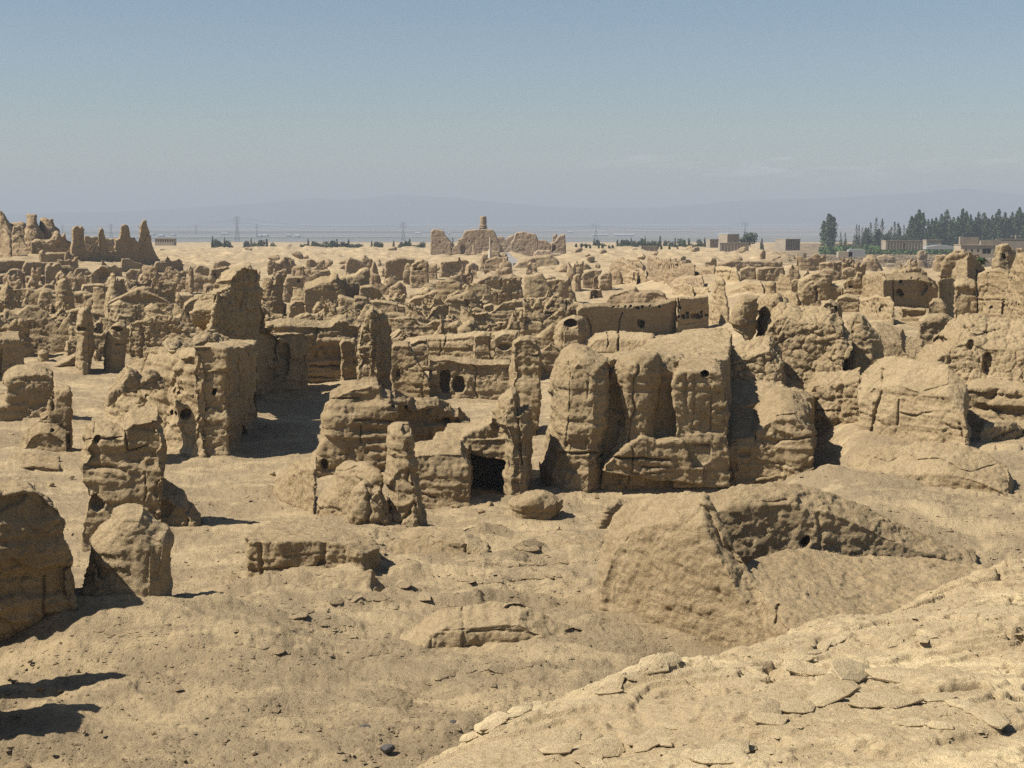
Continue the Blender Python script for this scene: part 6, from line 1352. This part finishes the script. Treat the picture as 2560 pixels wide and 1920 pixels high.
# ------------------------------------------------------------------ power line across the plain
M['steel'] = flat("grey_steel", (0.112, 0.115, 0.119), rough=0.6, vary=0.05)
def pylon(px, ptop, Y, hw, label, style):
    tp_ = at(px, ptop, Y); zg = ground(tp_.x, Y); h = tp_.z - zg
    o = empty('power_pylon', (tp_.x, Y, zg), 0); tag(o, label, 'pylon', 'pylons on the plain')
    b = MB(); r = 0.32
    waist = h * 0.62; ww = hw * 0.28
    for sx_ in (-1, 1):
        for sy in (-1, 1):
            b.bar((sx_ * hw, sy * hw, -1), (sx_ * ww, sy * ww, waist), r); b.bar((sx_ * ww, sy * ww, waist), (sx_ * ww * .55, sy * ww * .55, h * .98), r)
    n = 6
    for k in range(n):
        z0, z1 = waist * k / n, waist * (k + 1) / n
        w0, w1 = hw + (ww - hw) * k / n, hw + (ww - hw) * (k + 1) / n
        for sy in (-1, 1):
            b.bar((-w0, sy * w0, z0), (w1, sy * w1, z1), r * .6); b.bar((w0, sy * w0, z0), (-w1, sy * w1, z1), r * .6); b.bar((-w1, sy * w1, z1), (w1, sy * w1, z1), r * .6)
    b.build('mast', M['steel'], o)
    ends = []
    arms = ((.72, 1.05), (.84, .85), (.96, .62)) if style == 0 else ((.82, 1.5), (.97, 1.2))
    for zf, lf in arms:
        a_ = MB(); L = hw * lf * 1.3 + 1.5
        a_.bar((-L, 0, h * zf), (L, 0, h * zf), r * .9); a_.bar((-L, 0, h * zf), (0, 0, h * zf + 2), r * .6); a_.bar((L, 0, h * zf), (0, 0, h * zf + 2), r * .6)
        if style: a_.bar((-L * .6, 0, h * zf - 4), (-L, 0, h * zf + 1.5), r * .8); a_.bar((L * .6, 0, h * zf - 4), (L, 0, h * zf + 1.5), r * .8)
        a_.build('crossarm', M['steel'], o)
        ends.append(Vector((tp_.x - L, Y, zg + h * zf - 1))); ends.append(Vector((tp_.x + L, Y, zg + h * zf - 1)))
    return ends
py = [pylon(-330, 556, 2700, 3.0, 'pylon outside the picture carrying the wires on', 0),
      pylon(277, 560, 3000, 2.8, 'faint pylon showing between the spires of the four-spired ruin', 0),
      pylon(592, 541, 2400, 4.2, 'tallest lattice pylon on the plain, beside the four-spired ruin', 0),
      pylon(1008, 556, 2500, 3.6, 'lattice pylon midway between the tallest pylon and the temple', 0),
      pylon(1490, 561, 2600, 3.4, 'cat-eared pylon just past the temple corner tower', 1),
      pylon(1863, 556, 2700, 2.6, 'slim pylon standing over the bushy dark tree', 1)]
pylon(156, 562, 3600, 2.2, 'faintest small pylon near the skyline ruins', 0)
pylon(490, 562, 3400, 2.0, 'small faint pylon before the tallest lattice pylon', 0)
pylon(642, 561, 2900, 1.6, 'narrow grey pylon just past the tallest lattice pylon', 0)
M['wire'] = flat("wire", (0.063, 0.063, 0.063), vary=0.02)
for a_, c_ in zip(py[:-1], py[1:]):
    for i in (0, 2, 5):
        if i >= len(a_) or i >= len(c_): continue
        A_, C_ = a_[i], c_[i]; b = MB(); last = None
        mid = (A_ + C_) / 2
        for k in range(19):
            t = k / 18; p = A_.lerp(C_, t); p.z -= 9 * 4 * t * (1 - t)
            p -= mid
            if last is not None: b.bar(last, p, .16, 4)
            last = p
        tag(b.build('power_cable', M['wire'], loc=mid), 'thin sagging power cable strung between pylons', 'cable', 'cables between the pylons')

# white roofs far out on the plain
rr = random.Random(3)
for i, (px, pyy, w) in enumerate(((660, 589, 14), (648, 590, 6), (720, 589, 9), (742, 590, 11), (1044, 583, 13), (1122, 584, 6), (1425, 581, 14), (1500, 588, 40), (1560, 588, 50), (660, 563, 22), (375, 586, 14), (400, 590, 10), (430, 588, 8), (560, 585, 16), (1750, 536, 50), (1810, 586, 26))):
    x, y, z = ray(px, pyy); Y = (CAM_H + 30) / (-z / y)
    p = Vector((x / y * Y, Y, ground(x / y * Y, Y))); s_ = w / F * Y
    b = MB(); b.box(-s_ / 2, s_ / 2, 0, 25, 0, 3 + rr.random())
    k = len(b.v); hh_ = 5 + rr.random()
    b.v += [(-s_ / 2, 12, hh_), (s_ / 2, 12, hh_), (-s_ / 2 - .5, -.5, 3), (s_ / 2 + .5, -.5, 3), (-s_ / 2 - .5, 25.5, 3), (s_ / 2 + .5, 25.5, 3)]
    b.f += [(k + 2, k + 3, k + 1, k), (k + 5, k + 4, k, k + 1)]
    tag(b.build('white_building', M['white'], loc=p), 'tiny white roofed building far out on the hazy plain', 'building', 'white buildings on the plain')

# ------------------------------------------------------------------ mountains
def make_mountains():
    rp = [(-1500, 520), (-600, 515), (0, 535), (150, 532), (300, 529), (450, 522), (560, 513), (650, 508), (720, 500), (790, 494), (860, 500), (900, 497), (960, 491), (995, 487), (1050, 493), (1130, 495), (1200, 503), (1300, 510), (1400, 518), (1500, 521), (1640, 519), (1750, 511), (1850, 501), (2000, 496), (2150, 490), (2280, 483), (2400, 470), (2480, 478), (2560, 488), (2800, 480), (3600, 500)]
    D = 9000
    xs = np.linspace(-6200, 6200, 640); ys = np.linspace(8300, 9900, 90)
    X, Y = np.meshgrid(xs, ys)
    px = 1280 + X / D * F
    hz = (540 - np.interp(px, [p[0] for p in rp], [p[1] for p in rp])) / F * D + 9 + 30
    t = (Y - 9000) / 700
    P = np.stack([X.ravel(), Y.ravel(), np.zeros(X.size)], -1)
    rg = fbm(P, (0.0022, 0.0016, 1), 4, 6.0).reshape(X.shape)
    Z = -31 + hz * np.clip(1 - np.abs(t), 0, 1) * (1 + 0.16 * rg * np.clip(np.abs(t) * 3 + 0.15, 0, 1))
    me = grid_mesh("mountains", X, Y, Z)
    m = flat("grey_mountain_rock", (0.055, 0.055, 0.06), vary=0.1, scale=0.004)
    tag(link_mesh("mountains", me, m), 'far blue-grey mountain range fading into haze', kind='structure')
make_mountains()

# ------------------------------------------------------------------ loose stones
def stone_mesh(seed, sub=2):
    bm = bmesh.new(); bmesh.ops.create_icosphere(bm, subdivisions=sub, radius=1)
    rs_ = random.Random(seed); pl_ = [(Vector((rs_.gauss(0, 1), rs_.gauss(0, 1), rs_.gauss(0, 1))).normalized(), rs_.uniform(.45, .8)) for _ in range(9)]
    for v in bm.verts:
        for n, dd in pl_:
            e = v.co.dot(n) - dd
            if e > 0: v.co -= n * e
        v.co.x *= 1.3; v.co.z *= .7
    me = bpy.data.meshes.new("stone"); bm.to_mesh(me); bm.free(); return me
M['stone_dark'] = flat("dark_pebble", (0.070, 0.063, 0.059), vary=0.2, scale=8)
SM = [stone_mesh(i) for i in range(5)]
def stone(me, x, y, s, name, label, group, m, cat='stone', sink=.25):
    o = bpy.data.objects.new(name, me); COL.objects.link(o)
    if not me.materials: me.materials.append(None)
    o.material_slots[0].link = 'OBJECT'; o.material_slots[0].material = M[m]
    o.location = (x, y, ground(x, y) + s * sink); o.scale = (s, s, s); o.rotation_euler = (rr.uniform(-.3, .3), rr.uniform(-.3, .3), rr.uniform(0, 6.3))
    tag(o, label, cat, group)
for (c, x, y, s), lab in zip((('I', 2095, 1448, .13), ('J', 775, 1425, .14), ('J', 390, 1562, .13), ('J', 905, 1433, .07), ('I', 1575, 1005, .14)),
                       ('lone dark stone in the middle of the yard', 'dark stone closest to the pale hill slope', 'dark stone low down in the yard, near the hill slope', 'small brown stone beside the dark stone near the slope', 'dark clod on the scuffed patch behind the yard')):
    px, pyy = full(c, (x, y)); Y = hit(px, pyy); p = at(px, pyy, Y)
    stone(SM[2], p.x, p.y, s, 'dark_stone', lab, None, 'stone_dark')
for i in range(300):
    px, pyy = rr.uniform(10, 1500), rr.uniform(1330, 1915) if i % 3 else rr.uniform(1000, 1400)
    if px > 1050 + (1915 - pyy) * 1.2: continue
    Y = hit(px, pyy); p = at(px, pyy, Y)
    stone(SM[i % 5], p.x, p.y, rr.uniform(.02, .06) if i % 9 else rr.uniform(.08, .15), 'small_stone', 'small earth-coloured stone lying loose in the yard', 'loose stones in the yard', 'ruin_near', sink=.4)
for i in range(46):
    px, pyy = rr.uniform(390, 1900), rr.uniform(612, 690)
    if 1060 < px < 1440 and pyy < 640: continue
    Y = hit(px, pyy); p = at(px, pyy, Y)
    stone(SM[i % 5], p.x, p.y, rr.uniform(.7, 1.5), 'desert_outcrop', 'low dark outcrop among the pale desert hummocks', 'outcrops on the bare desert', 'ruin_far', 'outcrop', .5)


# broken flakes and clods too small to count
def clods(name, label, n, place, size, m, seed):
    r = np.random.default_rng(seed)
    X, Y, Z = place(r, n)
    n = len(X)
    base = np.array([(1, 0, 0), (0.3, 0.9, 0.05), (-0.8, 0.6, 0), (-0.9, -0.5, 0.05), (0.2, -1, 0), (0.35, 0.1, 0.5), (-0.4, -0.05, 0.42)])
    sz = size * np.exp(r.normal(0, 0.45, n)); a = r.uniform(0, 6.283, n)
    q_ = base[None] * (1 + 0.35 * r.normal(0, 1, (n, 7, 1)).clip(-1.5, 1.5))
    c_, s_ = np.cos(a)[:, None], np.sin(a)[:, None]
    V = np.stack([X[:, None] + sz[:, None] * (q_[..., 0] * c_ - q_[..., 1] * s_), Y[:, None] + sz[:, None] * (q_[..., 0] * s_ + q_[..., 1] * c_), Z[:, None] + sz[:, None] * (q_[..., 2] - 0.06)], -1)
    tri = np.array([(0, 1, 5), (1, 2, 6), (1, 6, 5), (2, 3, 6), (3, 4, 6), (4, 5, 6), (4, 0, 5)])
    Fi = (np.arange(n)[:, None, None] * 7 + tri[None]).reshape(-1, 3)
    me = bpy.data.meshes.new(name)
    me.vertices.add(n * 7); me.loops.add(Fi.size); me.polygons.add(len(Fi))
    me.vertices.foreach_set('co', V.astype(np.float32).ravel()); me.loops.foreach_set('vertex_index', Fi.astype(np.int32).ravel())
    me.polygons.foreach_set('loop_start', np.arange(0, Fi.size, 3, dtype=np.int32)); me.update(calc_edges=True); me.validate()
    return tag(link_mesh(name, me, M[m]), label, kind='stuff')
def surface_z(o, X, Y):
    from mathutils.bvhtree import BVHTree
    bv = BVHTree.FromObject(o, bpy.context.evaluated_depsgraph_get())
    Z = np.full(len(X), np.nan)
    for i in range(len(X)):
        h_ = bv.ray_cast(Vector((X[i], Y[i], 40)), Vector((0, 0, -1)))
        if h_[0] is not None: Z[i] = h_[0].z
    return Z
GO, HO = bpy.data.objects['ground'], bpy.data.objects['hillside']
def on_yard(r, n):
    Y = 1 / r.uniform(1 / 62.0, 1 / 21.0, n); X = r.uniform(-0.37, 0.37, n) * Y
    P = np.stack([X, Y, np.zeros(n)], -1)
    keep = fbm(P, 0.5, 4, 160.0) > r.uniform(-1.0, 0.9, n)
    X, Y = X[keep], Y[keep]
    Z = surface_z(GO, X, Y); k = ~np.isnan(Z)
    return X[k], Y[k], Z[k]
clods('gravel', 'scattered flakes and crumbs of dry earth over the yard', 30000, on_yard, 0.030, 'ground', 8)
def on_hill(r, n):
    Y = r.uniform(5.5, 17, n); X = r.uniform(-0.2, 0.42, n) * Y
    P = np.stack([X, Y, np.zeros(n)], -1)
    keep = fbm(P, 1.3, 4, 170.0) > r.uniform(-0.8, 1.0, n)
    X, Y = X[keep], Y[keep]
    Z = surface_z(HO, X, Y); k = ~np.isnan(Z)
    return X[k], Y[k], Z[k]
clods('hillside_gravel', 'loose flakes of crust strewn over the pale hillside', 16000, on_hill, 0.011, 'hill', 9)


# plates of crust that have come loose along the cracks, each with a raised broken edge
def plate_mesh(seed):
    r = random.Random(seed); n = r.randrange(8, 12); b = MB(); th = 0.11
    ring = []
    for k in range(n):
        t = 2 * math.pi * (k + r.uniform(-.3, .3)) / n; rr_ = r.uniform(0.72, 1.1)
        ring.append((rr_ * math.cos(t), 0.62 * rr_ * math.sin(t)))
    for lay, (sc_, z) in enumerate(((0.96, -th), (1.0, -th * .3), (0.93, 0.0), (0.5, 0.05))):
        b.v += [(x * sc_ + r.uniform(-.02, .02), y * sc_ + r.uniform(-.02, .02), z + r.uniform(-.012, .012)) for x, y in ring]
    for lay in range(3):
        b.f += [(lay * n + k, lay * n + (k + 1) % n, (lay + 1) * n + (k + 1) % n, (lay + 1) * n + k) for k in range(n)]
    b.f.append(tuple(3 * n + k for k in range(n))); b.f.append(tuple(reversed(range(n))))
    return b.mesh("crust_plate")
PM = [plate_mesh(i) for i in range(7)]
from mathutils.bvhtree import BVHTree
from mathutils import Matrix
def plates(target, c, pts, size, step, label, group, m, lift=0.14):
    bv = BVHTree.FromObject(target, bpy.context.evaluated_depsgraph_get())
    last = None
    for (ax, ay), (bx, by) in zip(pts[:-1], pts[1:]):
        nn = max(2, int(math.hypot(bx - ax, by - ay) / 6))
        for k in range(nn):
            t = k / nn
            px, pyy = full(c, (ax + (bx - ax) * t, ay + (by - ay) * t))
            d = Vector(ray(px, pyy)).normalized()
            h_ = bv.ray_cast(Vector((0, 0, CAM_H)), d)
            if h_[0] is None or (last is not None and (h_[0] - last).length < step * rr.uniform(.7, 1.3)): continue
            p, n = h_[0], h_[1]
            if last is not None and (p - last).length > 12 * step: last = p; continue
            go = (p - last) if last is not None else Vector((1, 0, 0))
            last = p.copy()
            n = (n + Vector((0, 0, 1.2))).normalized()
            go = (go - n * go.dot(n)).normalized(); go.rotate(Matrix.Rotation(rr.uniform(-.35, .35), 3, n))
            sd = n.cross(go).normalized()
            if sd.y < 0: sd = -sd; go = -go
            s_ = size * rr.uniform(.45, 1.2)
            up_ = (n - sd * lift * rr.uniform(.5, 1.4)).normalized(); sd = up_.cross(go).normalized()
            o = bpy.data.objects.new('crust_plate', PM[rr.randrange(7)]); COL.objects.link(o)
            me = o.data
            if not me.materials: me.materials.append(None)
            o.material_slots[0].link = 'OBJECT'; o.material_slots[0].material = M[m]
            q = p + sd * (0.50 * s_) + n * (0.075 * s_ + 0.004)
            o.matrix_world = Matrix(((go.x * s_, sd.x * s_, up_.x * s_, q.x), (go.y * s_, sd.y * s_, up_.y * s_, q.y), (go.z * s_, sd.z * s_, up_.z * s_, q.z), (0, 0, 0, 1)))
            tag(o, label, 'crust plate', group)
lab = 'loose plate of pale crust peeling off the lookout slope'; gr = 'peeling plates on the lookout slope'
for pts, sz in (([(740, 1412), (850, 1345), (1000, 1335), (1150, 1275), (1235, 1215), (1310, 1155), (1420, 1190), (1520, 1145)], .20), ([(915, 1060), (1050, 990), (1190, 915)], .14),
                ([(1300, 1320), (1400, 1345), (1500, 1290)], .17), ([(1600, 1425), (1740, 1440), (1840, 1440)], .12), ([(930, 1135), (1080, 1130), (1180, 1185)], .13), ([(40, 1560), (150, 1500), (140, 1420)], .16), ([(1470, 960), (1580, 890), (1640, 915), (1720, 950)], .12), ([(480, 1640), (640, 1560), (720, 1540)], .14), ([(1750, 1280), (1850, 1330), (2000, 1410)], .11)):
    plates(HO, 'K', pts, sz, sz * 1.15, lab, gr, 'hill')
for pts, sz in (([(880, 1500), (1060, 1400), (1200, 1340), (1330, 1290)], .13), ([(1360, 1580), (1480, 1500), (1600, 1460)], .15), ([(1560, 1640), (1760, 1570)], .13), ([(1640, 1240), (1760, 1180), (1900, 1130), (2100, 1060)], .13), ([(1870, 1540), (1980, 1520), (2000, 1440)], .15)):
    plates(HO, 'J', pts, sz, sz * 1.15, lab, gr, 'hill')
lab = 'broken plate of crust along a ledge in the yard'; gr = 'broken crust plates in the yard'
for c, pts, sz in (('J', [(1180, 415), (1240, 395), (1330, 372), (1480, 358), (1620, 365)], .34), ('J', [(-150, 800), (-60, 772), (60, 730), (150, 706), (250, 696), (360, 700)], .32), ('J', [(420, 745), (480, 715), (560, 692), (640, 688)], .26), ('J', [(330, 372), (430, 340), (560, 326), (700, 320), (840, 345), (940, 392)], .34),
                   ('J', [(620, 1180), (760, 1130), (900, 1105), (1050, 1090), (1220, 1072)], .26), ('J', [(190, 1045), (330, 1010), (400, 1000)], .24), ('I', [(560, 880), (680, 900), (780, 915)], .22), ('I', [(1380, 950), (1500, 965), (1580, 1000), (1700, 1010)], .18), ('J', [(1040, 1120), (1200, 1080), (1340, 1030)], .24), ('J', [(0, 545), (200, 590), (420, 620), (600, 640)], .26), ('J', [(880, 470), (1060, 500), (1280, 490), (1560, 470)], .24), ('J', [(700, 560), (900, 600), (1150, 580), (1400, 560)], .22)):
    plates(GO, c, pts, sz, sz * 1.2, lab, gr, 'ground', 0.10)

# ------------------------------------------------------------------ the dusty air
hb = MB(); hb.box(-14000, 14000, -150, 11500, -33, 152)
hm = bpy.data.materials.new("haze"); hm.use_nodes = True
hn = hm.node_tree.nodes; hn.remove(hn['Principled BSDF'])
pv = hn.new('ShaderNodeVolumePrincipled')
pv.inputs['Color'].default_value = (0.54, 0.602, 0.685, 1)
pv.inputs['Density'].default_value = 0.00029
pv.inputs['Density Attribute'].default_value = ''
pv.inputs['Temperature Attribute'].default_value = ''
pv.inputs['Anisotropy'].default_value = 0.0
hm.node_tree.links.new(pv.outputs[0], hn['Material Output'].inputs['Volume'])
tag(hb.build('haze', hm), 'thin dusty haze over the plain', kind='stuff')
